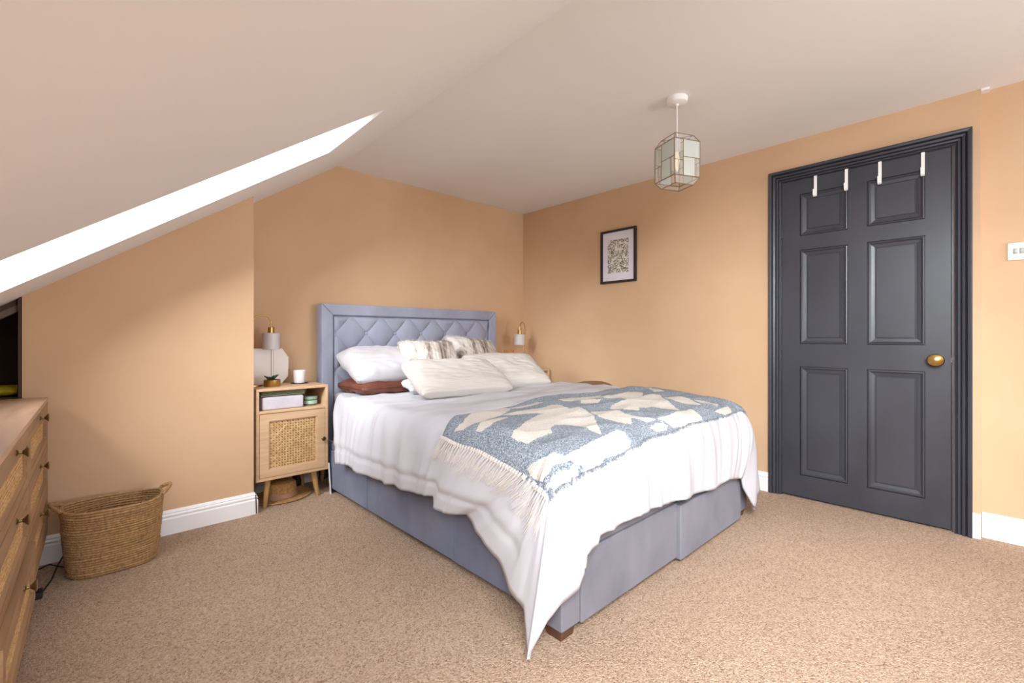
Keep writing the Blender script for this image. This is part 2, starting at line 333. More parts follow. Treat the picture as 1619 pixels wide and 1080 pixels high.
# baseboards: moulded profile swept along a polyline of floor points (room is to the left of travel)
BP = [(0,0),(.018,0),(.018,.078),(.013,.086),(.016,.090),(.016,.097),(.010,.103),(.012,.107),(.006,.118),(0,.120)]
def sweep(path, prof, m, name, closed=False, h=1):
    P = [Vector((p[0],p[1])) for p in path]; vs = []; k = len(prof)
    for i, p in enumerate(P):
        d0 = (P[i]-P[i-1]).normalized() if i > 0 else None; d1 = (P[i+1]-P[i]).normalized() if i < len(P)-1 else None
        a = Vector((-(d0 or d1).y, (d0 or d1).x)); b = Vector((-(d1 or d0).y, (d1 or d0).x))
        n = (a+b); n = n/(1+a.dot(b))
        for o, z in prof: q = p+n*o; vs.append((q.x, q.y, z*h+.0))
    fs = [(i*k+j, (i+1)*k+j, (i+1)*k+(j+1)%k, i*k+(j+1)%k) for i in range(len(P)-1) for j in range(k)]
    fs += [tuple(range(k)), tuple(range((len(P)-1)*k, len(P)*k))[::-1]]
    mb = MB(); mb.add(vs, fs); return struct(mb.obj(name, m, smooth=False))
sweep([(XW,1.012),(XW,YW),(XB,YW),(XB,YB),(XA,YB),(XA,YB+.05)], BP, M['trim'], 'baseboard_back')
sweep([(XW+.0,YN-.0),(XW,.087)], BP, M['trim'], 'baseboard_door')
sweep([(XN,YR),(XN,YN-.002)], BP, M['trim'], 'baseboard_recess', h=1.02)
sweep([(XK,YB+.04),(XK,YR),(XN,YR)], BP, M['trim'], 'baseboard_rear')

# ================================================================ door
# architrave: moulded profile mitred round the opening
AP = [(.000,.0),(.000,.012),(.006,.016),(.010,.010),(.014,.018),(.022,.019),(.026,.012),(.030,.022),(.040,.025),(.044,.016),(.050,.030),(.060,.032),(.066,.030),(.066,.0)]
ar = MB(); vs = []
y0, y1, zt = D0-.002, D1-.004, DT-.005
for (yy, zz, sy, sz) in ((y1,0,1,0),(y1,zt,1,1),(y0,zt,-1,1),(y0,0,-1,0)):
    for d, hgt in AP: vs.append((XW-hgt, yy+sy*d, zz+sz*d))
k = len(AP); ar.add(vs, [(i*k+j,(i+1)*k+j,(i+1)*k+(j+1)%k,i*k+(j+1)%k) for i in range(3) for j in range(k)] + [tuple(range(k)), tuple(range(3*k,4*k))])
struct(ar.obj('trim_1', M['door'], smooth=False))
jb = MB(); jb.box(XW-.0, XW+.2, D0-.0, D0+.008, 0, DT); jb.box(XW, XW+.2, D1-.008, D1, 0, DT); jb.box(XW, XW+.2, D0+.008, D1-.008, DT-.008, DT)
jb.box(XW+.05, XW+.07, D0+.008, D1-.008, 0, DT-.008)
struct(jb.obj('trim_4', M['door'], smooth=False))
XD = XW-.004
rows = [(.145,.815),(.953,1.533),(1.62,1.878)]; cols = [(.258,.504),(.592,.836)]
dl = MB(); lo, hi, L0, L1 = .012, 1.968, .160, .934
dl.box(XD+.012, XD+.044, L0, L1, lo, hi)                                   # core
yc = [L0, .258, .504, .592, .836, L1]
for a in (0,2,4): dl.box(XD, XD+.0125, yc[a], yc[a+1], lo, hi)             # stiles
zr = [lo, .145, .815, .953, 1.533, 1.62, 1.878, hi]
for a in (0,2,4,6):
    for c0, c1 in cols: dl.box(XD, XD+.0125, c0, c1, zr[a], zr[a+1])       # rails
door = struct(dl.obj('door_1', M['door'], smooth=False)); 
for z0, z1 in rows:
    for c0, c1 in cols:
        p = MB(); g = .004
        def ring(i, x): return [(x,c0+i,z0+i),(x,c1-i,z0+i),(x,c1-i,z1-i),(x,c0+i,z1-i)]
        R = [ring(g,XD+.011), ring(g,XD+.001), ring(g+.006,XD-.001), ring(g+.014,XD+.006), ring(.034,XD+.009), ring(.036,XD+.011), ring(.040,XD+.011), ring(.042,XD+.005)]
        vs = [q for r_ in R for q in r_]; fs = [(4*i+j,4*i+(j+1)%4,4*i+4+(j+1)%4,4*i+4+j) for i in range(len(R)-1) for j in range(4)]
        fs.append(tuple(range(4*len(R)-4,4*len(R)))); p.add(vs, fs); p.obj('panel', M['door'], door, smooth=False)
kn = MB().lathe([(.0,.0),(.030,.0),(.031,.004),(.024,.008),(.010,.012),(.009,.024),(.018,.030),(.031,.038),(.034,.048),(.030,.058),(.016,.065),(0,.067)], (0,0,0), 28, 'x', 1.05, .95)
kn.v = [(XD-v[0], v[1]+.215, v[2]+.878) for v in kn.v]
tag(kn.obj('door_knob', M['brass'], door), 'brass oval door knob')
for z in (.25, 1.62):
    tag(MB().box(XD-.006, XD+.004, L1-.006, L1+.006, z, z+.09).obj('hinge', M['door'], door, bevel=.001), 'painted butt hinge')
tag(MB().box(XD-.002, XW-.001, D0+.0085, L0-.0005, .868, .890).obj('latch', M['chrome'], door), 'worn steel latch')
for i, (yy, lb) in enumerate([(.753,'leftmost of the four white hooks over the dark door'),(.599,'second from left of the four white hooks over the dark door'),(.446,'third from left of the four white hooks over the dark door'),(.267,'rightmost of the four white hooks over the dark door')]):
    h = MB(); w = .0075; r = [(XD+.040,1.945),(XD+.040,1.9705),(XD-.0025,1.9705),(XD-.003,1.862),(XD-.006,1.848),(XD-.016,1.845),(XD-.026,1.850),(XD-.030,1.862),(XD-.030,1.885)]
    for (xa,za),(xb,zb) in zip(r, r[1:]):
        d = Vector((xb-xa, 0, zb-za)).normalized(); n_ = Vector((-d.z,0,d.x))*.0016
        a_ = Vector((xa,0,za))-d*.001; b_ = Vector((xb,0,zb))+d*.001
        h.hexa([a_-n_+Vector((0,yy-w,0)),b_-n_+Vector((0,yy-w,0)),b_-n_+Vector((0,yy+w,0)),a_-n_+Vector((0,yy+w,0))],
               [a_+n_+Vector((0,yy-w,0)),b_+n_+Vector((0,yy-w,0)),b_+n_+Vector((0,yy+w,0)),a_+n_+Vector((0,yy+w,0))])
    tag(h.obj('over_door_hook', M['white_plastic'], smooth=False), lb, 'hook', 'white hooks over the door')

# light switch plate
t = thing('light_switch', 'white light switch plate with brass rim on the wall right of the door', 'light switch', (XN, -.1085, 1.41))
MB().box(XN-.004, XN, -.182, -.035, 1.367, 1.453).obj('back_plate', M['brass'], t, bevel=.001)
MB().box(XN-.009, XN-.0045, -.180, -.037, 1.369, 1.451).obj('face_plate', M['white_plastic'], t, bevel=.0015)
for yy in (-.045, -.172): MB().lathe([(.003,0),(.0035,.001),(.001,.0018)], (0,0,0), 12, 'x').obj('screw', M['chrome'], t, local=True).location = (-.0105, yy+.1085, 0)
for yy in (-.062, -.083, -.104, -.125, -.146): MB().box(XN-.013, XN-.0095, yy-.007, yy+.007, 1.398, 1.424).obj('rocker', M['rocker'], t, bevel=.001)

# framed print
t = thing('picture_frame', 'black framed map print with white mount on the tan wall beside the door', 'picture', (XW-.012, 2.142, 1.663))
fy0, fy1, fz0, fz1 = 1.974, 2.311, 1.443, 1.882; w = .018
f = MB(); f.box(XW-.024, XW-.002, fy0, fy0+w, fz0, fz1); f.box(XW-.024, XW-.002, fy1-w, fy1, fz0, fz1); f.box(XW-.024, XW-.002, fy0+w, fy1-w, fz0, fz0+w); f.box(XW-.024, XW-.002, fy0+w, fy1-w, fz1-w, fz1)
f.obj('frame', M['frame_black'], t, smooth=False)
MB().box(XW-.012, XW-.003, fy0+w, fy1-w, fz0+w, fz1-w).obj('mount', M['paper'], t, smooth=False)
MB().box(XW-.0128, XW-.0121, 2.045, 2.245, 1.525, 1.80).obj('print', M['print'], t, smooth=False)
for a, b_, z in ((2.215,2.240,1.548),(2.055,2.105,1.552)): MB().box(XW-.0132, XW-.0129, a, b_, z, z+.006).obj('print_mark', M['frame_black'], t, smooth=False)

# ================================================================ pendant light
px, py = 2.24, 1.13
t = thing('pendant_light', 'geometric brass and glass pendant light hanging from the flat ceiling', 'ceiling light', (px, py, ZC))
MB().lathe([(0,ZC),(.052,ZC-.0005),(.053,ZC-.006),(.050,ZC-.026),(.046,ZC-.029),(0,ZC-.030)][::1], (px,py,0), 32).obj('ceiling_rose', M['white_plastic'], t)
MB().lathe([(.0,ZC-.0305),(.010,ZC-.031),(.009,ZC-.040),(0,ZC-.041)], (px,py,0), 16).obj('cord_grip', M['white_plastic'], t)
MB().tube([(px,py,ZC-.040),(px,py,2.020)], .0032, 8).obj('cord', M['white_plastic'], t)
e1 = Vector((.912,-.410,0)).normalized(); e2 = Vector((.410,.912,0)).normalized(); cc = Vector((px,py,0))
def L_(a, b, z): return cc + e1*a + e2*b + Vector((0,0,z))
S, s2, zb, zt_, z3, z4 = .077, .055, 1.801, 1.982, 1.768, 2.018
sgn = [(-1,-1),(1,-1),(1,1),(-1,1)]
cm = MB()
def bar(a, b, r=.0022): cm.tube([a, b], r, 6)
for i in range(4):
    a, b = sgn[i], sgn[(i+1)%4]
    bar(L_(a[0]*S,a[1]*S,zb), L_(a[0]*S,a[1]*S,zt_), .0026)
    for z in (zb, zt_): bar(L_(a[0]*S,a[1]*S,z), L_(b[0]*S,b[1]*S,z), .0026)
    for z in (z3, z4): bar(L_(a[0]*s2,a[1]*s2,z), L_(b[0]*s2,b[1]*s2,z))
    bar(L_(a[0]*S,a[1]*S,zb), L_(a[0]*s2,a[1]*s2,z3)); bar(L_(a[0]*S,a[1]*S,zt_), L_(a[0]*s2,a[1]*s2,z4))
    bar(L_(a[0]*s2,a[1]*s2,z4), L_(0,0,z4), .0018)
def pane_quad(p, m, name='pane'):
    c_ = sum(p, Vector())/4; n_ = (p[1]-p[0]).cross(p[2]-p[0]).normalized()*.0008
    q = [c_+(v-c_)*.985 for v in p]
    MB().hexa([v-n_ for v in q], [v+n_ for v in q]).obj(name, m, t, smooth=False)
ZM = (zb+zt_)/2
for i in range(4):
    A, B = Vector(sgn[i]+(0,)), Vector(sgn[(i+1)%4]+(0,))
    def F(u, z, A=A, B=B): w = A.lerp(B, u)*S; return L_(w.x, w.y, z)
    rev = (i == 3)          # the left visible face runs the other way
    U = (lambda x: x)
    split = .34; h = zb+(zt_-zb)*.52; h2 = zb+(zt_-zb)*.42
    bar(F(U(split), zb), F(U(split), zt_)); bar(F(U(split), h), F(U(1), h)); bar(F(U(0), h2), F(U(split), h2), .0018)
    bar(F(U(.80), zb), F(U(.80), h), .0018); bar(F(U(.17), zb), F(U(.17), h2), .0015)
    for (u0,u1,za,zb_,fr) in ((split,1,h,zt_,1),(split,.80,zb,h,1),(.80,1,zb,h,0),(0,split,h2,zt_,0),(0,.17,zb,h2,0),(.17,split,zb,h2,0)):
        pane_quad([F(U(u0),za),F(U(u1),za),F(U(u1),zb_),F(U(u0),zb_)], M['frosted_pane'] if fr else M['clear_pane'])
    for (za, zz) in ((zb,z3),(zt_,z4)):
        pane_quad([L_(A.x*S,A.y*S,za),L_(B.x*S,B.y*S,za),L_(B.x*s2,B.y*s2,zz),L_(A.x*s2,A.y*s2,zz)], M['clear_pane'])
cm.obj('glazing_frame', M['came'], t, smooth=True)
MB().lathe([(0,2.02),(.010,2.02),(.012,2.002),(.019,1.998),(.019,1.952),(.015,1.948),(0,1.948)], (px,py,0), 20).obj('lamp_holder', M['white_plastic'], t)
MB().lathe([(0,1.9475),(.008,1.947),(.008,1.935),(.012,1.920),(.014,1.905),(.012,1.885),(.007,1.862),(.002,1.848),(0,1.847)], (px,py,0), 20).obj('bulb', M['bulb'], t)

# ================================================================ bed
bed = thing('bed', 'king size bed in slate blue velvet with button-tufted headboard and drawer base', 'bed', (1.94, 2.05, 0))
# headboard
HX0, HX1, HY, HZ = 1.195, 2.755, 3.115, 1.224
hb = MB(); fw = .078
hb.box(HX0+fw, HX1-fw, HY+.025, YW-.05, .02, HZ-fw)
hb.obj('headboard', M['velvet'], bed, bevel=.004)
def hframe(pts):
    m = MB(); m.poly(pts, (0, YW-.05-HY, 0)); m.obj('headboard_frame', M['velvet'], bed, bevel=.012, seg=3)
hframe([(HX0,HY,.02),(HX0+fw,HY,.02),(HX0+fw,HY,HZ-fw-.0005),(HX0,HY,HZ-.0005)])
hframe([(HX1-fw,HY,.02),(HX1,HY,.02),(HX1,HY,HZ-.0005),(HX1-fw,HY,HZ-fw-.0005)])
hframe([(HX0+.0008,HY,HZ),(HX0+fw+.0008,HY,HZ-fw),(HX1-fw-.0008,HY,HZ-fw),(HX1-.0008,HY,HZ)])
SX, SZ, bx, bz = .229, .130, 1.520, 1.022
def tuft(u, v):
    x = HX0+fw+.003 + u*(HX1-HX0-2*fw-.006); z = .55 + v*(HZ-fw-.003-.55)
    p = (x-bx)/SX; q = (z-bz)/(2*SZ)
    a = p+q; b_ = p-q                                       # lattice coordinates along the diamond seams
    da = abs(a-round(a)); db = abs(b_-round(b_))
    puff = (max(0,math.sin(PI*da)*math.sin(PI*db)))**.38
    bd = math.hypot((a-round(a)), (b_-round(b_)))
    dimple = math.exp(-(bd/.09)**2)*.010
    edge = min(1, min(u*40*1.4, (1-u)*40*1.4, (1-v)*18))**.5
    return (x, HY+.028 - (.010+.022*puff-dimple)*edge, z)
MB().grid(tuft, 300, 110).obj('tufted_panel', M['velvet'], bed, angle=180)
for kx in range(-3, 8):
    for kz in range(-3, 2):
        if (kx+kz) % 2: continue
        x, z = bx+kx*SX/2, bz+kz*SZ
        if kz % 2 == 0 and kx % 2: continue
        if HX0+fw+.05 < x < HX1-fw-.05 and .6 < z < HZ-fw-.02:
            b_ = MB().lathe([(0,0),(.011,.001),(.012,.004),(.008,.008),(0,.0095)], (0,0,0), 14, 'y')
            b_.v = [(v[0]+x, HY+.0175-v[1]+.006, v[2]+z) for v in b_.v]; b_.obj('button', M['velvet'], bed)
# base
BX0, BX1, BY0 = 1.178, 2.700, 1.035
bb = MB(); bb.box(BX0+.03, BX1-.03, BY0, HY-.002, .06, .30); bb.obj('base_frame', M['black'], bed, smooth=False)  # black so the gaps between drawers read as shade
SY = [1.045, 1.605, 2.42, HY-.004]
for i, (a, b_) in enumerate(zip(SY, SY[1:])):
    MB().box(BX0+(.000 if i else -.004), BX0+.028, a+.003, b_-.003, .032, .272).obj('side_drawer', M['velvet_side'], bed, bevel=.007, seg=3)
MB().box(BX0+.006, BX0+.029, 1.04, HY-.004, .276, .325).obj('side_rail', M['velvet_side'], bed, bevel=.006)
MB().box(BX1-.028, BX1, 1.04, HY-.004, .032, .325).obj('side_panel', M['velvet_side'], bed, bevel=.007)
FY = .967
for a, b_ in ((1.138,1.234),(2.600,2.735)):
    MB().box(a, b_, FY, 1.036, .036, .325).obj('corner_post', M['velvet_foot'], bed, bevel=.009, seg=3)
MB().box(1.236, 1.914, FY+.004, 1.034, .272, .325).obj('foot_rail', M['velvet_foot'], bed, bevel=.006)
MB().box(1.236, 2.598, 1.005, 1.034, .036, .270).obj('foot_gap_shade', M['black'], bed, smooth=False)  # black sheet standing in for the shaded interior behind the drawers
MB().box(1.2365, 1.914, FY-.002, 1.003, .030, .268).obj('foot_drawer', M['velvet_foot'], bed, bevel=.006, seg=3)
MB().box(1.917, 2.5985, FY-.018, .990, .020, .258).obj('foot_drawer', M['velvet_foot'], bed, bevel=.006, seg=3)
for x, y in ((1.144,.975),(2.652,.975),(1.20,3.03),(2.62,3.03)):
    m = MB(); w = .072; m.hexa([(x+.006,y+.006,0),(x+w-.006,y+.006,0),(x+w-.006,y+w-.006,0),(x+.006,y+w-.006,0)],[(x,y,.0365 if y<2 else .0605),(x+w,y,.0365 if y<2 else .0605),(x+w,y+w,.0365 if y<2 else .0605),(x,y+w,.0365 if y<2 else .0605)])
    m.obj('leg', M['dark_leg'], bed, smooth=False)
tag(MB().box(1.270, 2.640, 1.06, HY-.006, .327, .618).obj('mattress', M['mattress'], bevel=.045, seg=4), 'cream mattress between the velvet base and the white duvet', 'mattress')

# ---------------------------------------------------------------- duvet drape surface
XL, XR, YF, YH, OV = 1.21, 2.66, 1.06, 2.80, .42
ZT = .645
H_LEFT = [(2.90,(1.10,2.74,.235)),(2.72,(1.10,2.62,.262)),(2.50,(1.10,2.495,.279)),(2.34,(1.09,2.36,.268)),(2.14,(1.10,2.119,.28)),(2.06,(1.09,2.067,.272)),(1.97,(1.10,1.986,.289)),
          (1.74,(1.09,1.788,.298)),(1.57,(1.08,1.636,.325)),(1.50,(1.07,1.607,.287)),(1.30,(1.08,1.505,.29)),(1.06,(1.10,1.432,.30))]
H_C1 = [(0,(1.10,1.432,.30)),(8,(1.10,1.358,.254)),(17,(1.09,1.221,.203)),(26,(1.06,1.133,.143)),(35,(1.035,1.04,.125)),(42,(1.0,.99,.02)),(45,(.992,.983,.012)),(50,(1.025,.965,.071)),
        (56,(1.052,.95,.119)),(62,(1.091,.93,.162)),(70,(1.176,.92,.185)),(74,(1.209,.93,.222)),(79,(1.202,.92,.29)),(84,(1.264,.92,.306)),(90,(1.285,.93,.328))]
H_FOOT = [(1.21,(1.285,.93,.328)),(1.36,(1.376,.92,.32)),(1.48,(1.477,.92,.332)),(1.70,(1.695,.92,.321)),(1.82,(1.805,.92,.311)),(2.04,(1.991,.92,.299)),(2.30,(2.211,.92,.274)),(2.52,(2.362,.92,.287)),(2.66,(2.50,.92,.262))]
H_C2 = [(0,(2.50,.92,.262)),(12,(2.544,.915,.254)),(22,(2.56,.91,.2)),(34,(2.622,.90,.095)),(45,(2.70,.90,.05)),(55,(2.778,.92,.066)),(66,(2.87,.95,.13)),(78,(2.89,1.0,.24)),(90,(2.88,1.10,.29))]
H_RIGHT = [(1.06,(2.88,1.10,.29)),(1.5,(2.86,1.5,.30)),(2.0,(2.85,2.0,.29)),(2.9,(2.85,2.74,.27))]

def keyed(tab, t):
    if (tab[0][0]-tab[-1][0])*1.0 > 0: tab = tab[::-1]
    if t <= tab[0][0]: return tab[0][1]
    for (t0,a),(t1,b) in zip(tab, tab[1:]):
        if t <= t1:
            k = (t-t0)/(t1-t0); k = k*k*(3-2*k)*.5 + k*.5
            return tuple(p+(q-p)*k for p,q in zip(a,b))
    return tab[-1][1]

def top_z(a, b):
    u = (a-XL)/(XR-XL); w = (b-YF)/(YH-YF)
    u = min(max(u,0),1); w = min(max(w,0),1)
    return ZT - .015 + .038*math.sin(math.pi*min(1,.08+u*.6))*math.sin(math.pi*min(1,.2+w*.75)) - .02*max(0,1-w*7)

def drape(a, b):
    """flat duvet coordinates -> (point, outward amount v 0..1, normal dir, hem point)"""
    ox = XL-a if a < XL else (a-XR if a > XR else 0)
    oy = YF-b if b < YF else 0
    ea, eb = min(max(a,XL),XR), max(b,YF)
    z0 = top_z(ea, eb)
    if ox <= 0 and oy <= 0: return (a,b,z0), 0, (0,0), (a,b,0)
    if ox > 0 and oy > 0:
        phi = math.atan2(oy,ox); c, s = math.cos(phi), math.sin(phi)
        L = OV/max(c,s); v = math.hypot(ox,oy)/L; d = math.degrees(phi)
        if a < XL: H = keyed(H_C1, d); n = (-c,-s)
        else: H = keyed(H_C2, 90-d); n = (c,-s)
    elif ox > 0:
        v = ox/OV
        if a < XL: H = keyed(H_LEFT, b); n = (-1,0)
        else: H = keyed(H_RIGHT, b); n = (1,0)
    else:
        v = oy/OV; H = keyed(H_FOOT, a); n = (0,-1)
    far = a > XR and True
    k1, k2 = (.10,.13) if not (a > XR) else (.14,.19)
    if a < XL: q_ = min(1,max(0,(b-2.2)/.5)); k1 -= .045*q_; k2 -= .055*q_
    P0 = (ea,eb,z0); P1 = (ea+n[0]*k1, eb+n[1]*k1, z0-.012)
    P2 = ((ea+n[0]*k2)*.75+H[0]*.25, (eb+n[1]*k2)*.75+H[1]*.25, z0-.17)
    w = 1-v
    P = tuple(w*w*w*p+3*w*w*v*q+3*w*v*v*r+v*v*v*h for p,q,r,h in zip(P0,P1,P2,H))
    return P, v, n, H


def drape_full(a, b, lift=0.0, wr=1.0):
    P, v, n, H = drape(a, b)
    x, y, z = P
    # broad wrinkles on the top, hanging folds on the sides
    t1 = noise.noise(Vector((a*2.6+b*1.1, b*5.5-a*1.5, 3.1))); t2 = noise.noise(Vector((a*9+b*5, b*15-a*6, 1.7)))
    t3 = abs(noise.noise(Vector((a*3.2-b*1.6, b*7.5+a*2.0, 9.3))))
    if v > 0:
        r = min(1, v*2.2)
        s = H[0]*1.0+H[1]*1.0 if abs(n[0]) > .2 and abs(n[1]) > .2 else (H[1] if abs(n[0]) > .5 else H[0])
        lean = s + v*.10*noise.noise(Vector((s*2.1, 4.4, 0)))
        fold = noise.noise(Vector((lean*8.5, v*.9, 5.2)))*.017 + noise.noise(Vector((lean*21, v*1.4, 2.2)))*.0065*r
        fold += (.35-abs(noise.noise(Vector((lean*13, v*1.1, 7.7)))))*.010
        seam = -.006*math.exp(-((v-.86)/.018)**2) + .003*math.exp(-((v-.80)/.05)**2)
        fold = (fold*wr*1.15)*r + (seam if abs(n[0]) > .9 else 0)*wr
        x += n[0]*fold; y += n[1]*fold
    k = (1-min(1, v*3))
    y += .07*max(0, (b-2.55)/.25)*(1-v)
    z += (t1*.010 + t2*.0035 + (.22-t3)*.020)*k*wr
    z = max(z, .014)
    return (x, y, z+lift*k, v, n)
GA, GB = 250, 240
def dfn(u, w):
    a = XL-OV + u*(XR-XL+2*OV); b = YF-OV + w*(YH-YF+OV)
    return drape_full(a, b)[:3]
mb = MB().grid(dfn, GA, GB)
du = mb.obj('duvet', M['duvet'], angle=180)
tag(du, 'white cotton duvet spread over the bed with corners hanging down', 'duvet')
sm = du.modifiers.new('thickness', 'SOLIDIFY'); sm.thickness = .012; sm.offset = -1

# ---------------------------------------------------------------- throw
THROW_SHAPES = [
 [(1.095,1.535),(1.175,1.545),(1.310,1.645),(1.395,1.670),(1.465,1.650),(1.535,1.625),(1.440,1.545),(1.375,1.515),(1.280,1.500),(1.215,1.475),(1.125,1.485)],
 [(1.130,1.415),(1.210,1.450),(1.275,1.485),(1.325,1.475),(1.345,1.445),(1.275,1.405),(1.175,1.370),(1.130,1.385)],
 [(1.365,1.505),(1.460,1.500),(1.570,1.485),(1.675,1.490),(1.690,1.445),(1.645,1.355),(1.710,1.345),(1.655,1.230),(1.550,1.130),(1.450,1.040),(1.460,1.110),(1.470,1.170),(1.440,1.205),(1.385,1.215),(1.335,1.195),(1.310,1.160),(1.245,1.155),(1.155,1.145),(1.145,1.195),(1.150,1.230),(1.230,1.260),(1.355,1.330),(1.455,1.375),(1.500,1.370),(1.455,1.420),(1.390,1.465)],
 [(1.045,1.055),(1.085,1.050),(1.120,1.020),(1.180,0.970),(1.265,0.990),(1.435,1.010),(1.350,0.890),(1.275,0.885),(1.200,0.880),(1.265,0.880),(1.255,0.910),(1.225,0.915),(1.185,0.870),(1.095,0.855),(1.035,0.860),(1.015,0.900),(1.020,0.925),(1.050,0.910),(1.175,0.920),(1.205,0.925),(1.200,0.950),(1.130,0.940),(1.030,0.955),(1.025,1.005)],
 [(1.280,0.985),(1.310,1.000),(1.365,1.010),(1.455,1.020),(1.550,1.030),(1.570,1.005),(1.560,0.955),(1.550,0.915),(1.490,0.905),(1.385,0.905),(1.285,0.890),(1.225,0.870)],
 [(1.670,1.305),(1.670,1.270),(1.585,1.180),(1.460,1.035),(1.455,1.075),(1.465,1.145)],
 [(1.685,1.265),(1.755,1.255),(1.810,1.185),(1.770,1.140),(1.805,1.065),(1.860,1.020),(1.770,1.015),(1.755,1.065),(1.735,1.085),(1.670,1.040),(1.635,1.050),(1.620,1.100),(1.625,1.175)],
 [(2.005,1.475),(2.105,1.445),(2.275,1.465),(2.42,1.49),(2.43,1.44),(2.26,1.34),(2.36,1.345),(2.38,1.30),(2.255,1.195),(2.140,1.065),(2.080,1.115),(2.055,1.155),(1.980,1.195),(1.920,1.160),(1.855,1.195),(1.840,1.265),(1.905,1.300),(2.065,1.315),(2.075,1.360),(2.010,1.395)],
 [(1.745,0.980),(1.810,0.995),(1.870,0.990),(1.885,0.960),(1.850,0.940),(1.775,0.945)],
 [(1.860,1.025),(1.990,1.030),(2.115,1.050),(2.225,1.050),(2.215,1.000),(2.210,0.930),(2.105,0.940),(1.985,0.935),(1.910,0.945),(1.890,0.985)],
 [(2.335,1.260),(2.430,1.240),(2.425,1.155),(2.365,1.065),(2.325,1.060),(2.305,1.105),(2.285,1.165)],
 [(2.430,1.135),(2.50,1.11),(2.52,1.03),(2.465,1.005),(2.420,1.075)],
 [(2.385,0.970),(2.465,0.980),(2.58,.99),(2.570,0.940),(2.475,0.930)],
 [(1.915,1.500),(2.020,1.520),(2.170,1.550),(2.025,1.490),(1.955,1.470),(1.945,1.405),(1.860,1.400),(1.830,1.430)],
 [(1.795,1.550),(1.920,1.565),(2.045,1.560),(2.160,1.545),(2.055,1.470),(1.955,1.485),(1.845,1.475),(1.775,1.500)],
 [(1.825,1.435),(1.905,1.445),(1.970,1.410),(1.905,1.380),(1.840,1.410)],
 [(1.525,1.615),(1.610,1.570),(1.725,1.560),(1.715,1.620),(1.625,1.615),(1.540,1.630)],
 [(2.605,1.500),(2.605,1.430),(2.540,1.360),(2.490,1.400)],
]
def inside(x, y, P):
    c = False; j = len(P)-1
    for i in range(len(P)):
        if (P[i][1] > y) != (P[j][1] > y) and x < (P[j][0]-P[i][0])*(y-P[i][1])/(P[j][1]-P[i][1])+P[i][0]: c = not c
        j = i
    return c
boxes = [(min(p[0] for p in P), max(p[0] for p in P), min(p[1] for p in P), max(p[1] for p in P)) for P in THROW_SHAPES]
def throw_ab(u, w):
    aL = .998 + .055*w + .03*math.sin(PI*w)*.3
    a = aL + (2.86-aL)*u
    bl = .858 + .075*min(1, u*2.4) + .02*max(0,u-.8) + .006*math.sin(u*23)
    bu = 1.605 + .075*math.sin(PI*min(1, u*1.1)*.9) + .012*math.sin(u*17)
    return a, bl+(bu-bl)*w
TU, TW = 420, 190
def offs(a, b, d):
    p = drape_full(a, b, 0, .9); P = Vector(p[:3])
    e = .012; q = Vector(drape_full(a+e, b, 0, .3)[:3]) - Vector(drape_full(a-e, b, 0, .3)[:3]); r = Vector(drape_full(a, b+e, 0, .3)[:3]) - Vector(drape_full(a, b-e, 0, .3)[:3])
    n = q.cross(r).normalized()
    if n.z < -.2: n = -n
    return P + n*d
tb = MB(); vs = []; cr = []
for i in range(TU+1):
    for j in range(TW+1):
        a, b = throw_ab(i/TU, j/TW)
        ed = min(i/TU*1.86, (1-i/TU)*1.86, j/TW*.78, (1-j/TW)*.78)
        vs.append(offs(a, b, .007+.004*min(1, ed/.03) + .003*noise.noise(Vector((a*8, b*8, 0)))))
        jx, jy = a+.006*noise.noise(Vector((a*60,b*60,0))), b+.006*noise.noise(Vector((a*60,b*60,9)))
        cr.append(1.0 if any(bx_[0] <= jx <= bx_[1] and bx_[2] <= jy <= bx_[3] and inside(jx, jy, P) for P, bx_ in zip(THROW_SHAPES, boxes)) else 0.0)
V = TW+1
tb.add(vs, [(i*V+j,(i+1)*V+j,(i+1)*V+j+1,i*V+j+1) for i in range(TU) for j in range(TW)])
me_keep = tb
th = tb.obj('throw_blanket', M['throw'], angle=180)
at_ = th.data.attributes.new('cream', 'FLOAT', 'POINT'); at_.data.foreach_set('value', cr)
tag(th, 'slate blue and cream patterned woolly throw laid across the foot of the bed', 'blanket')
sm = th.modifiers.new('thickness', 'SOLIDIFY'); sm.thickness = .005; sm.offset = -1
# frayed selvedge along the foot edge
ed = MB()
for i in range(520):
    u = random.random(); w = 0; a, b = throw_ab(u, 0); p = offs(a, b, .009)
    d = Vector((random.uniform(-1,1)*.012, 0, 0)); a2, b2 = a+d.x, b-random.uniform(.004,.014); q = offs(a2, b2, .004+random.random()*.006)
    ed.tube([p, (p+q)/2+Vector((0,0,.002)), q], .0011, 4, False)
e_ = ed.obj('selvedge', M['throw'], th); e_['kind'] = 'stuff'
# tassels at the two ends
for end in (0, 1):
    for k in range(46 if end == 0 else 24):
        w = (k+.5)/(46 if end == 0 else 24); a0, b0 = throw_ab(end, w)
        m = MB(); sgn_ = -1 if end == 0 else 1; Ln = random.uniform(.065, .105) if end == 0 else random.uniform(.04,.07)
        drift = .018*noise.noise(Vector((w*6,end,2))) + random.gauss(0,.008) + (.03*w if end == 0 else 0)
        m.tube([offs(a0-sgn_*.004, b0, .013), offs(a0+sgn_*.008, b0+drift*.1, .012)], .0048, 6)
        for s_ in range(4):
            j = (s_-1.5)*.004; pts = []
            for q in range(6):
                f_ = q/5; pts.append(offs(a0+sgn_*(.006+Ln*f_*random.uniform(.97,1.03)), b0+drift*f_+j*(.5+f_*1.6)+random.uniform(-.002,.002), .007+.003*math.sin(f_*5+s_)))
            m.tube(pts, [.0016,.0014,.0013,.0012,.0010,.0007], 4)
        m.obj('tassel', M['fringe'], th)

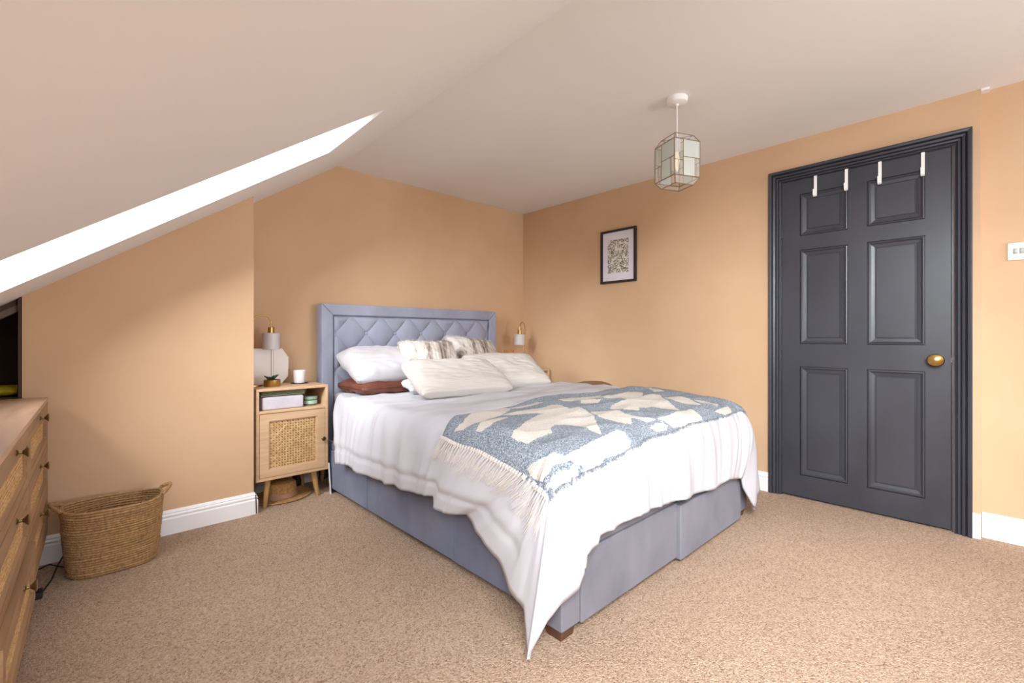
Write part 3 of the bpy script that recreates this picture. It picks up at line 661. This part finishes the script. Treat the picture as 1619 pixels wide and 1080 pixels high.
# ---------------------------------------------------------------- pillows
def pillow(name, m, W, Hh, T, loc, rot, label, group=None, seed=0, wrinkle=.006, pinch=.10, n=64, sag=0, cat='pillow', power=.42):
    mb = MB()
    def surf(sg):
        def fn(a, b):
            u, v = math.sin((a-.5)*PI*.999), math.sin((b-.5)*PI*.999)
            x = W/2*u*(1-pinch*(1-v*v)**1.0*abs(u)**2); y = Hh/2*v*(1-pinch*(1-u*u)*abs(v)**2)
            cr_ = 1-.075*(u*u*v*v)**2; x *= cr_; y *= cr_
            t = ((1-u**4)*(1-v**4))**power
            e = noise.noise(Vector((u*2.4+seed, v*2.4, seed*3.1+sg)))*wrinkle*1.4 + noise.noise(Vector((u*7+seed, v*7, sg)))*wrinkle*.6
            e += (.25-abs(noise.noise(Vector((u*3+seed*2, v*5+u*2, 4+sg)))))*wrinkle*1.6
            z = sg*(T/2*t) + e*min(1, t*2) - sag*(u*u)
            return (x, y, z)
        return fn
    mb.grid(surf(1), n, n); mb.grid(surf(-1), n, n)
    me_o = mb.obj(name, m, angle=180)
    bm = bmesh.new(); bm.from_mesh(me_o.data); bmesh.ops.remove_doubles(bm, verts=bm.verts, dist=.0008); bmesh.ops.recalc_face_normals(bm, faces=bm.faces); bm.to_mesh(me_o.data); bm.free()
    me_o.data.polygons.foreach_set('use_smooth', [True]*len(me_o.data.polygons))
    me_o.location = loc; me_o.rotation_euler = [math.radians(q) for q in rot]
    tag(me_o, label, cat, group); return me_o
pillow('pillow', M['bronze'], .76, .44, .10, (1.63, 2.86, .672), (0,0,-2), 'brown satin pillow lying flat under the white satin pillow', seed=3, wrinkle=.010, pinch=.04, power=.34)
pillow('pillow', M['satin'], .77, .46, .20, (1.63, 2.885, .800), (20,0,-3), 'white satin pillow with piped hem leaning above the brown satin pillow', seed=5, wrinkle=.010, pinch=.07, power=.56)
def add_fur(o, seed, count=9000):
    rnd = random.Random(seed); mb = MB(); me = o.data; P = me.polygons; n = len(P)
    for _ in range(count):
        f_ = P[rnd.randrange(n)]; c_ = f_.center; nn = f_.normal
        if f_.area < 2e-6 and rnd.random() < .7: continue
        d = (nn*.8 + Vector((rnd.uniform(-.5,.5), rnd.uniform(-.9,.1), rnd.uniform(-.5,.5)))).normalized()*rnd.uniform(.010,.020)
        s_ = nn.orthogonal().normalized()*.0009
        j = Vector((rnd.uniform(-.003,.003), rnd.uniform(-.003,.003), 0)); a = c_+j
        i0 = len(mb.v); mb.v += [tuple(a-s_), tuple(a+s_), tuple(a+d)]; mb.f.append((i0,i0+1,i0+2))
    q = mb.obj('fur', M['fur'], o, local=True); q['kind'] = 'stuff'
f1 = pillow('cushion', M['fur'], .42, .40, .13, (1.79, 2.70, .815), (48,0,-12), 'grey-streaked faux fur cushion, left one, beside the white satin pillow', 'faux fur cushions', seed=11, wrinkle=.008, cat='cushion')
f2 = pillow('cushion', M['fur'], .46, .40, .13, (2.29, 2.84, .835), (46,0,-6), 'grey-streaked faux fur cushion, right one, nearest the right nightstand', 'faux fur cushions', seed=14, wrinkle=.008, cat='cushion')
f2.rotation_euler[1] = .12
add_fur(f1, 1); add_fur(f2, 2)
pillow('cushion', M['satin'], .40, .24, .07, (1.66, 2.47, .688), (8,0,-14), 'small pale grey cushion peeping out beneath the cream ribbed cushion', seed=21, cat='cushion')
pillow('cushion', M['cord'], .64, .40, .12, (1.70, 2.28, .752), (24,0,-10), 'cream ribbed oblong cushion, left one, at the front of the pillows', 'cream ribbed cushions', seed=31, wrinkle=.006, pinch=.05, cat='cushion')
pillow('cushion', M['cord'], .60, .42, .12, (2.27, 2.46, .755), (27,0,-16), 'cream ribbed oblong cushion, right one, tucked behind its left twin', 'cream ribbed cushions', seed=34, wrinkle=.006, pinch=.05, cat='cushion')

# ================================================================ nightstands (local frame: x right, y back, z up, origin at the front left floor point)
def cane_panel(parent, x0, x1, z0, z1, y, pitch, m, axis='x'):
    """woven cane: uprights, rungs and diagonals of thin strands over a backing"""
    mb = MB(); w = pitch*.11
    def strand(a, b, d):
        v = Vector((b[0]-a[0], 0, b[1]-a[1])); 
        if v.length < pitch*.4: return
        t_ = v.normalized(); n_ = Vector((-t_.z,0,t_.x))*w
        A, B = Vector((a[0],y-d,a[1])), Vector((b[0],y-d,b[1])); T = Vector((0,.0014,0))
        mb.hexa([A-n_+T,B-n_+T,B+n_+T,A+n_+T], [A-n_,B-n_,B+n_,A+n_])
    nx, nz = int((x1-x0)/pitch), int((z1-z0)/pitch)
    for i in range(nx+1):
        x = x0+(x1-x0)*i/nx
        for s_ in (-w*1.25, w*1.25): strand((min(max(x+s_,x0),x1),z0), (min(max(x+s_,x0),x1),z1), .0000)
    for j in range(nz+1):
        z = z0+(z1-z0)*j/nz
        for s_ in (-w*1.25, w*1.25): strand((x0,min(max(z+s_,z0),z1)), (x1,min(max(z+s_,z0),z1)), .0012)
    W_, H_ = x1-x0, z1-z0; k = pitch
    c_ = -H_
    while c_ < W_:
        a0 = max(0, c_); a1 = min(W_, c_+H_)
        strand((x0+a0, z0+a0-c_), (x0+a1, z0+a1-c_), .0024); strand((x1-a0, z0+a0-c_), (x1-a1, z0+a1-c_), .0032); c_ += k*2
    q = mb.obj('cane_weave', m, parent, smooth=False, local=True); q['kind'] = 'stuff'; return q
def nightstand(loc, label):
    t = thing('nightstand', label, 'nightstand', loc, 0, 'oak and cane nightstands')
    W_, D_, Z0, Z1, k = .41, .335, .163, .697, .016
    def pt(mb, name, m, par=t, **kw): return mb.obj(name, m, par, local=True, **kw)
    pt(MB().box(0, W_, 0, D_, Z1-k, Z1), 'top', M['oak_h'], bevel=.0015)
    for x in (0, W_-k): pt(MB().box(x, x+k, 0, D_, Z0, Z1-k-.0003), 'side_panel', M['oak'], bevel=.0012)
    pt(MB().box(k, W_-k, .001, D_, Z0, Z0+k), 'bottom', M['oak_h'], bevel=.001)
    pt(MB().box(k, W_-k, .001, D_-.01, .552, .552+k), 'shelf', M['oak_h'], bevel=.001)
    pt(MB().box(k, W_-k, D_-.008, D_-.002, Z0+k, Z1-k), 'back_panel', M['oak'])
    d = bpy.data.objects.new('door', None); C.objects.link(d); d.parent = t; d.location = (0,0,0)
    a, b_, c_, e = k+.003, W_-k-.003, Z0+k+.003, .549; w = .048
    fr = MB(); fr.box(a, a+w, .002, .018, c_, e); fr.box(b_-w, b_, .002, .018, c_, e); fr.box(a+w, b_-w, .002, .018, c_, c_+w-.006); fr.box(a+w, b_-w, .002, .018, e-w+.006, e)
    # stepped inner lip
    l = .005
    fr.box(a+w, a+w+l, .006, .018, c_+w-.006, e-w+.006); fr.box(b_-w-l, b_-w, .006, .018, c_+w-.006, e-w+.006); fr.box(a+w+l, b_-w-l, .006, .018, c_+w-.006, c_+w-.001); fr.box(a+w+l, b_-w-l, .006, .018, e-w+.001, e-w+.006)
    pt(fr, 'door_frame', M['oak'], d, smooth=False)
    pt(MB().box(a+w+l, b_-w-l, .016, .0178, c_+w-.001, e-w+.001), 'backing', M['cane_back'], d, smooth=False)
    cane_panel(d, a+w+l, b_-w-l, c_+w, e-w, .0125, .0150, M['cane'])
    kb = MB().lathe([(0,0),(.005,.0),(.005,.010),(.012,.014),(.0135,.020),(.010,.025),(0,.027)], (0,0,0), 20, 'y')
    kb.v = [(v[0]+W_-.033, .002-v[1], v[2]+.362) for v in kb.v]; tag(pt(kb, 'knob', M['old_brass'], d), 'round brass knob')
    for sx_, sy_ in ((0,0),(1,0),(0,1),(1,1)):
        x = .075 if sx_ == 0 else W_-.075; y = .05 if sy_ == 0 else D_-.05
        dx, dy = (-.022 if sx_ == 0 else .022), (-.022 if sy_ == 0 else .010)
        pt(MB().tube([(x+dx,y+dy,0),(x+dx*.98,y+dy*.98,.004),(x,y,Z0-.0003)], [.0095,.0115,.0185], 16), 'leg', M['leg_oak'], smooth=True)
    return t
nightstand((.742, 2.905, 0), 'light oak nightstand with cane door, left of the bed')
n2_ = nightstand((2.795, 2.875, 0), 'light oak nightstand mostly hidden behind the bed, right corner')
NT = .697

# table lamps: arched brass stem, frosted glass shade
def table_lamp(loc, rz, label):
    t = thing('table_lamp', label, 'lamp', loc, rz, 'brass arched bedside lamps')
    o = dict(local=True)
    MB().lathe([(0,0),(.055,0),(.056,.004),(.054,.010),(.010,.013),(.006,.018),(0,.018)], (0,0,0), 36).obj('base', M['brass'], t, **o)
    R = .052; H_ = .435-R; pts = [(0,0,.012),(0,0,.2),(0,0,H_)]
    pts += [(R-R*math.cos(a*PI/14), 0, H_+R*math.sin(a*PI/14)) for a in range(1,15)] + [(2*R,0,H_-.022)]
    MB().tube(pts, .0036, 10).obj('stem', M['brass'], t, **o)
    x = 2*R; zc = H_-.020
    MB().lathe([(0,zc),(.010,zc),(.014,zc-.003),(.0185,zc-.004),(.0185,zc-.038),(0,zc-.038)], (x,0,0), 24).obj('collar', M['brass'], t, **o)
    z0 = zc-.0385
    MB().lathe([(.0,z0),(.046,z0-.0005),(.050,z0-.004),(.050,z0-.100),(.0475,z0-.101),(.0475,z0-.006),(.044,z0-.004),(0,z0-.0035)], (x,0,0), 36).obj('lamp_shade', M['frosted'], t, **o)
    MB().lathe([(0,z0-.0045),(.009,z0-.005),(.010,z0-.028),(.017,z0-.050),(.016,z0-.068),(.008,z0-.080),(0,z0-.082)], (x,0,0), 20).obj('bulb', M['candle'], t, **o)
    return t
table_lamp((.772, 3.10, NT), 0, 'brass arched table lamp with frosted shade on the left nightstand')
table_lamp((3.10, 3.09, NT), math.radians(196), 'brass arched table lamp with frosted shade on the right nightstand')

# folding vanity mirror
t = thing('vanity_mirror', 'cream folding octagonal vanity mirror standing on the left nightstand', 'mirror', (.90, 3.19, NT))
def leafm(pts, y0, y1, name, label=None):
    n = len(pts); c_ = (sum(p[0] for p in pts)/n, sum(p[1] for p in pts)/n)
    o = MB().poly([(x, y0, z) for x, z in pts], (0, y1-y0, 0)).obj('mirror_leaf', M['cream_lacquer'], t, bevel=.003)
    return o, c_
z0, z1 = NT+.0005, .925
pr = [(.902,z0),(.965,z0),(1.003,z0+.045),(1.006,z0+.165),(.966,z1-.002),(.902,z1)]
pl = [(.750,z0),(.898,z0),(.898,z1),(.790,z1),(.750,z1-.04)]
leafm(pr, 3.185, 3.203, 'mirror_leaf'); leafm(pl, 3.178, 3.196, 'mirror_leaf')
MB().poly([(.775,3.1775,z0+.02),(.872,3.1775,z0+.02),(.872,3.1775,z1-.025),(.79,3.1775,z1-.025),(.775,3.1775,z1-.05)], (0,-.003,0)).obj('raised_panel', M['cream_lacquer'], t, bevel=.002)
MB().poly([(.914,3.1845,z0+.012),(.955,3.1845,z0+.012),(.990,3.1845,z0+.05),(.993,3.1845,z0+.16),(.960,3.1845,z1-.014),(.914,3.1845,z1-.012)], (0,-.003,0)).obj('raised_panel', M['cream_lacquer'], t, bevel=.002)
MB().tube([(.900,3.187,z0+.01),(.900,3.187,z1-.01)], .0022, 8).obj('hinge', M['old_brass'], t)
MB().lathe([(0,-.006),(.005,-.004),(.005,.004),(0,.006)], (1.0085, 3.19, NT+.085), 10).obj('clasp', M['brass'], t)

# brass pot with succulent
t = thing('trinket_pot', 'round brass pot with a dark green plant at the left nightstand edge', 'pot', (.862, 3.03, NT))
MB().lathe([(0,0),(.044,0),(.046,.003),(.046,.040),(.043,.0405),(.0425,.028),(0,.027)], (.862,3.03,NT), 36).obj('pot', M['brass'], t)
lf = MB()
for k in range(9):
    a = k*2.4; r = .034+.006*(k%3); 
    p0 = Vector((.855,3.03,NT+.0275)); d = Vector((math.cos(a),math.sin(a),0)); pts = [p0+d*.004, p0+d*r*.5+Vector((0,0,.022+.004*(k%3))), p0+d*r+Vector((0,0,.030+.006*(k%3)))]
    l_ = MB().tube(pts, [.004,.007,.001], 8); l_.obj('leaf', M['leaf'], t)

# candle on a slate coaster
co = MB().lathe([(0,0),(.052,0),(.053,.002),(.052,.004),(0,.004)], (1.045,3.10,NT), 36).obj('coaster', M['black'])
tag(co, 'dark round coaster under the white candle pot', 'coaster')
t = thing('candle', 'white ceramic candle pot on a dark coaster beside the vanity mirror', 'candle', (1.045, 3.10, NT+.0042))
MB().lathe([(0,0),(.031,0),(.033,.003),(.0365,.080),(.034,.0805),(.032,.070),(.0,.069)], (1.045,3.10,NT+.0042), 36).obj('pot', M['candle'], t)
MB().tube([(1.045,3.10,NT+.072),(1.046,3.10,NT+.082)], .001, 6).obj('wick', M['black'], t)

# folded things on the nightstand shelf
SH = .568
m = MB(); m.box(.780, 1.010, 2.925, 3.16, SH+.001, SH+.075)
o = m.obj('folded_bedding', M['lilac_cloth'], bevel=.014, seg=4); tag(o, 'pale lilac fabric bundle on the left nightstand shelf', 'bedding')
m = MB()
for k in range(3):
    def fn(u, v, k=k):
        a = 2*PI*v; x = .775+.245*u + (.004*k); hh = .0055; yy = 2.93+.21*(.5+.5*math.cos(a)); zz = SH+.0765+.0062+k*.0098+hh*.8*math.sin(a)*(1 if True else 0)
        return (x, yy, zz + .0015*noise.noise(Vector((x*25,yy*25,k))))
    m.grid(fn, 30, 24, cv=True)
o = m.obj('folded_cloth', M['green_cloth']); tag(o, 'sage green folded cloth on top of the lilac bundle', 'cloth')
t = thing('cream_jar', 'dark green round jar beside the lilac bundle on the shelf', 'jar', (1.072, 2.985, SH))
MB().lathe([(0,SH+.0005),(.036,SH+.0005),(.039,SH+.004),(.039,SH+.038),(0,SH+.038)], (1.072,2.985,0), 32).obj('jar_body', M['jar_green'], t)
MB().lathe([(.0392,SH+.010),(.0396,SH+.010),(.0396,SH+.030),(.0392,SH+.030)], (1.072,2.985,0), 32).obj('label_band', M['jar_label'], t)
MB().lathe([(0,SH+.0385),(.0405,SH+.0385),(.041,SH+.041),(.041,SH+.053),(.038,SH+.056),(0,SH+.056)], (1.072,2.985,0), 32).obj('lid', mat('sage_lid', '8fa595', .4), t)

# under the nightstand
hx, hy = .925, 3.075
t = thing('straw_hat', 'straw hat with pink ribbon lying under the left nightstand', 'hat', (hx, hy, 0))
prof = [(0,.098),(.055,.100),(.078,.094),(.086,.080),(.092,.010),(.110,.006),(.165,.007),(.172,.011),(.173,.007),(.165,.003),(.10,.002),(0,.002)]
MB().lathe(prof[:5]+[(.092,.004),(0,.004)], (hx,hy,0), 48, sx=1.02, sy=.90).obj('crown', M['straw'], t)
MB().lathe([(.090,.003),(.110,.007),(.160,.006),(.168,.010),(.169,.007),(.160,.0025),(.090,.001)], (hx,hy,0), 48, sx=1.05, sy=.93).obj('brim', M['straw'], t)
MB().lathe([(.093,.010),(.095,.010),(.0925,.034),(.0905,.034)], (hx,hy,0), 48, sx=1.02, sy=.90).obj('ribbon', M['ribbon'], t)
bgm = MB().grid(lambda u, v: (1.075+.036*math.cos(2*PI*u)*math.sin(PI*v)**.6, 3.215+.030*math.sin(2*PI*u)*math.sin(PI*v)**.6, .051-.050*math.cos(PI*v)+.004*noise.noise(Vector((u*9,v*9,0)))*math.sin(PI*v)), 24, 16, cu=True)
tag(bgm.obj('drawstring_bag', M['black']), 'small black bag under the left nightstand behind the hat', 'bag')
# leaning white board between the nightstand and the bed
t = thing('leaning_mirror', 'thin white-edged mirror panel leaning between the left nightstand and bed', 'mirror', (1.166, 2.99, 0))
m = MB(); m.hexa([(1.163,2.9035,.001),(1.1695,2.9035,.001),(1.1695,3.080,.001),(1.163,3.080,.001)], [(1.1535,2.9095,.20),(1.160,2.9095,.20),(1.160,3.080,.20),(1.1535,3.080,.20)])
m.obj('glass', M['mirror_glass'], t, smooth=False)
m = MB(); m.hexa([(1.1625,2.898,.001),(1.170,2.898,.001),(1.170,2.903,.001),(1.1625,2.903,.001)], [(1.153,2.904,.20),(1.1605,2.904,.20),(1.1605,2.909,.20),(1.153,2.909,.20)])
m.obj('edge_strip', M['candle'], t, smooth=False)
cb = MB().tube([(.733,2.862,.0045),(.732,2.868,.09),(.734,2.92,.20),(.733,2.99,.26),(.7335,3.05,.30)], .003, 8)
tag(cb.obj('power_cable', M['black']), 'black cable hanging between the chimney corner and left nightstand', 'cable')

# items on the right nightstand
t = thing('wooden_clock', 'small orange wooden block clock on the right nightstand', 'clock', (2.835, 3.03, NT))
m = MB(); m.box(2.795, 2.805, 2.995, 3.065, NT, NT+.185); m.box(2.865, 2.875, 2.995, 3.065, NT, NT+.185); m.box(2.805, 2.865, 2.995, 3.065, NT+.175, NT+.185); m.box(2.805, 2.865, 2.995, 3.065, NT, NT+.010)
m.obj('case', M['copper'], t, smooth=False)
MB().box(2.805, 2.865, 3.012, 3.06, NT+.010, NT+.175).obj('face', mat('peach_clock_face', 'cf9f78', .5), t, smooth=False)

# brown domed basket between bed and wall
t = thing('storage_basket', 'tall brown round basket with domed lid behind the bed by the wall', 'basket', (3.055, 2.26, 0))
MB().lathe([(0,.001),(.125,.001),(.135,.01),(.150,.30),(.155,.575),(.150,.578),(0,.578)], (3.055,2.26,0), 40).obj('body', M['wicker_brown'], t)
MB().lathe([(0,.579),(.160,.579),(.163,.586),(.160,.598),(.13,.618),(.08,.631),(.0,.636)], (3.055,2.26,0), 40).obj('lid', M['wicker_brown'], t)

# ================================================================ chest of drawers (local frame: x out of the front, y along, origin near front floor corner)
t = thing('chest_of_drawers', 'brown oak chest of drawers with cane fronts at the left edge', 'chest of drawers', (-.123, 1.375, 0), -.0226)
LN, DP, Z0, Z1 = 1.43, .42, .165, .740
def pt(mb, name, m, par=t, **kw): return mb.obj(name, m, par, local=True, **kw)
pt(MB().box(-DP, .0015, 0, LN, Z1-.018, Z1), 'top', M['chest_top'], bevel=.0015)
for y in (0, LN-.016): pt(MB().box(-DP, 0, y, y+.016, Z0, Z1-.0185), 'side_panel', M['chest'], bevel=.001)
pt(MB().box(-DP, 0, .0165, LN-.0165, Z0, Z0+.016), 'bottom', M['chest'], bevel=.001)
pt(MB().box(-DP, -.03, .0165, LN-.0165, Z0+.0165, Z1-.019), 'carcass', M['cane_back'], smooth=False)
pt(MB().box(-.029, 0, .692, .706, Z0+.0165, Z1-.019), 'divider', M['chest'], bevel=.001)
hz = (Z1-.020-(Z0+.018))/3
for ci, (ya, yb) in enumerate(((.018,.690),(.708,LN-.018))):
    for ri in range(3):
        za, zb_ = Z0+.018+hz*ri+.0015, Z0+.018+hz*(ri+1)-.0015
        dx = .014 if (ci == 0 and ri == 0) else 0.0
        d = bpy.data.objects.new('drawer', None); C.objects.link(d); d.parent = t; d.location = (dx,0,0)
        fr = MB(); w = .040; x0, x1 = -.020, -.0005
        fr.box(x0, x1, ya, ya+w, za, zb_); fr.box(x0, x1, yb-w, yb, za, zb_); fr.box(x0, x1, ya+w, yb-w, za, za+.030); fr.box(x0, x1, ya+w, yb-w, zb_-.048, zb_)
        pt(fr, 'drawer_frame', M['chest'], d, bevel=0, smooth=False)
        lp = MB(); l = .006
        lp.hexa([(x1-.002,ya+w,za+.030),(x1-.002,yb-w,za+.030),(x1-.010,yb-w-l,za+.036),(x1-.010,ya+w+l,za+.036)], [(x0,ya+w,za+.0301),(x0,yb-w,za+.0301),(x0,yb-w-l,za+.036),(x0,ya+w+l,za+.036)])
        pt(lp, 'lip', M['chest'], d, smooth=False)
        pt(MB().box(-.018, -.0125, ya+w, yb-w, za+.030, zb_-.048), 'cane_inset', M['chest_cane'], d, smooth=False)
        # woven strands over the inset
        mb = MB(); p_ = .011; yy = ya+w+p_/2
        while yy < yb-w: mb.box(-.0125, -.0112, yy-.0016, yy+.0016, za+.0305, zb_-.0485); yy += p_
        zz = za+.030+p_/2
        while zz < zb_-.048: mb.box(-.0112, -.0100, ya+w+.0005, yb-w-.0005, zz-.0016, zz+.0016); zz += p_
        q = pt(mb, 'cane_weave', M['cane'], d, smooth=False); q['kind'] = 'stuff'
        if dx: pt(MB().box(-.22, -.0205, ya+.02, yb-.02, za+.01, zb_-.02), 'drawer_box', M['chest'], d, smooth=False).location = (0,0,0)
        kb = MB().lathe([(0,0),(.0085,0),(.0085,.002),(.0045,.005),(.004,.011),(.008,.016),(.0135,.020),(.0145,.023),(.012,.025),(0,.0255)], (0,0,0), 20, 'x')
        yk = .381 if ci == 0 else 1.066
        kb.v = [(v[0]-.0004, v[1]+yk, v[2]+zb_-.022) for v in kb.v]; tag(pt(kb, 'knob', M['old_brass'], d), 'flared brass knob')
for y in (.10, LN-.10):
    for x in (-.06, -DP+.06): pt(MB().tube([(x,y,0),(x,y,.004),(x,y,Z0-.0003)], [.010,.012,.019], 16), 'leg', M['leg_oak'])

# yellow thing in the alcove
def yb(u, v):
    x = -.60+.41*u; a = 2*PI*v
    return (x, 3.02+.085*math.cos(a), .7365+.024+(.020+.004*math.sin(u*9))*math.sin(a)+.003*noise.noise(Vector((u*8,v*5,0))))
m = MB().grid(yb, 30, 20, cv=True)
m.f.append(tuple(range(20))[::-1]); m.f.append(tuple(range(30*20, 31*20)))
tag(m.obj('folded_bag', M['yellow']), 'mustard yellow folded bag in the dark alcove beyond the chest', 'bag')

# ================================================================ seagrass basket
t = thing('laundry_basket', 'oval woven seagrass basket with two loop handles by the chimney breast', 'basket', (.125, 2.665, 0))
bx_, by_ = .119, 2.670
NR = 27; HB = .278
mb = MB()
def bsec(f): # semi axes at height fraction
    k_ = .86+.14*min(1, f*1.0)**.7
    return (.169*k_, .118*k_+.006*f)
for k in range(NR):
    f_ = (k+.5)/NR; A_, B_ = bsec(f_); r = HB/NR*.56; ph = random.random()*6; wob = random.uniform(-.0015,.0015)
    z = .001+r+(HB-2*r)*k/(NR-1); nseg = 150
    vs = []
    for i in range(nseg):
        a = 2*PI*i/nseg; e = 3.0
        ca, sa = math.cos(a), math.sin(a); sx_ = math.copysign(abs(ca)**(2/2.5), ca); sy_ = math.copysign(abs(sa)**(2/2.5), sa)
        rim = .010*(abs(ca)**6)*f_**2
        cx, cy = bx_+(A_+wob)*sx_, by_+(B_+wob)*sy_
        for j in range(6):
            b_ = 2*PI*j/6; rr = r*(1+.28*math.sin(a*56+ph - b_))
            vs.append((cx+rr*math.cos(b_)*ca, cy+rr*math.cos(b_)*sa, z+rim+rr*math.sin(b_)+.0012*math.sin(a*3+k)))
    mb.add(vs, [(i*6+j, ((i+1)%nseg)*6+j, ((i+1)%nseg)*6+(j+1)%6, i*6+(j+1)%6) for i in range(nseg) for j in range(6)])
mb.obj('woven_body', M['seagrass'], t)
A_, B_ = bsec(0); MB().lathe([(0,.002),(1,.002),(1,.006),(0,.006)], (bx_,by_,0), 40, sx=A_*.97, sy=B_*.97).obj('bottom', M['seagrass'], t)
for s_ in (-1, 1):
    h = MB(); A_, B_ = bsec(1)
    for st in range(3):
        pts = []
        for q in range(13):
            a = -1+2*q/12; off = .0055*math.sin(q*1.3+st*2.1)
            pts.append((bx_+s_*(A_*.96+.006+.032*(1-a*a)+off*.5), by_+a*.058+off, HB+.008+.022*(1-a*a)+.0045*math.cos(q*1.3+st*2.1)))
        h.tube(pts, .0052, 6)
    h.obj('handle', M['seagrass'], t)
# cables on the carpet beside the basket
cb = MB().tube([(.05,2.835,.045),(-.005,2.80,.075),(-.035,2.775,.066),(-.06,2.73,.03),(-.075,2.66,.0035),(-.10,2.55,.0035)], .0028, 8)
tag(cb.obj('power_cable', M['black']), 'black cable arching over the floor left of the seagrass basket', 'cable')
cb = MB().tube([(.0,2.77,.0035),(-.035,2.765,.0035),(-.055,2.775,.010),(-.085,2.80,.020),(-.13,2.81,.0035)], .0028, 8)
tag(cb.obj('power_cable', M['black']), 'short black cable lying flat on carpet below the arching one', 'cable')
tag(MB().box(-.125,-.095,2.50,2.55,.0005,.026).obj('plug_adaptor', M['black'], bevel=.006), 'small black plug adaptor on the carpet under the chest', 'plug')
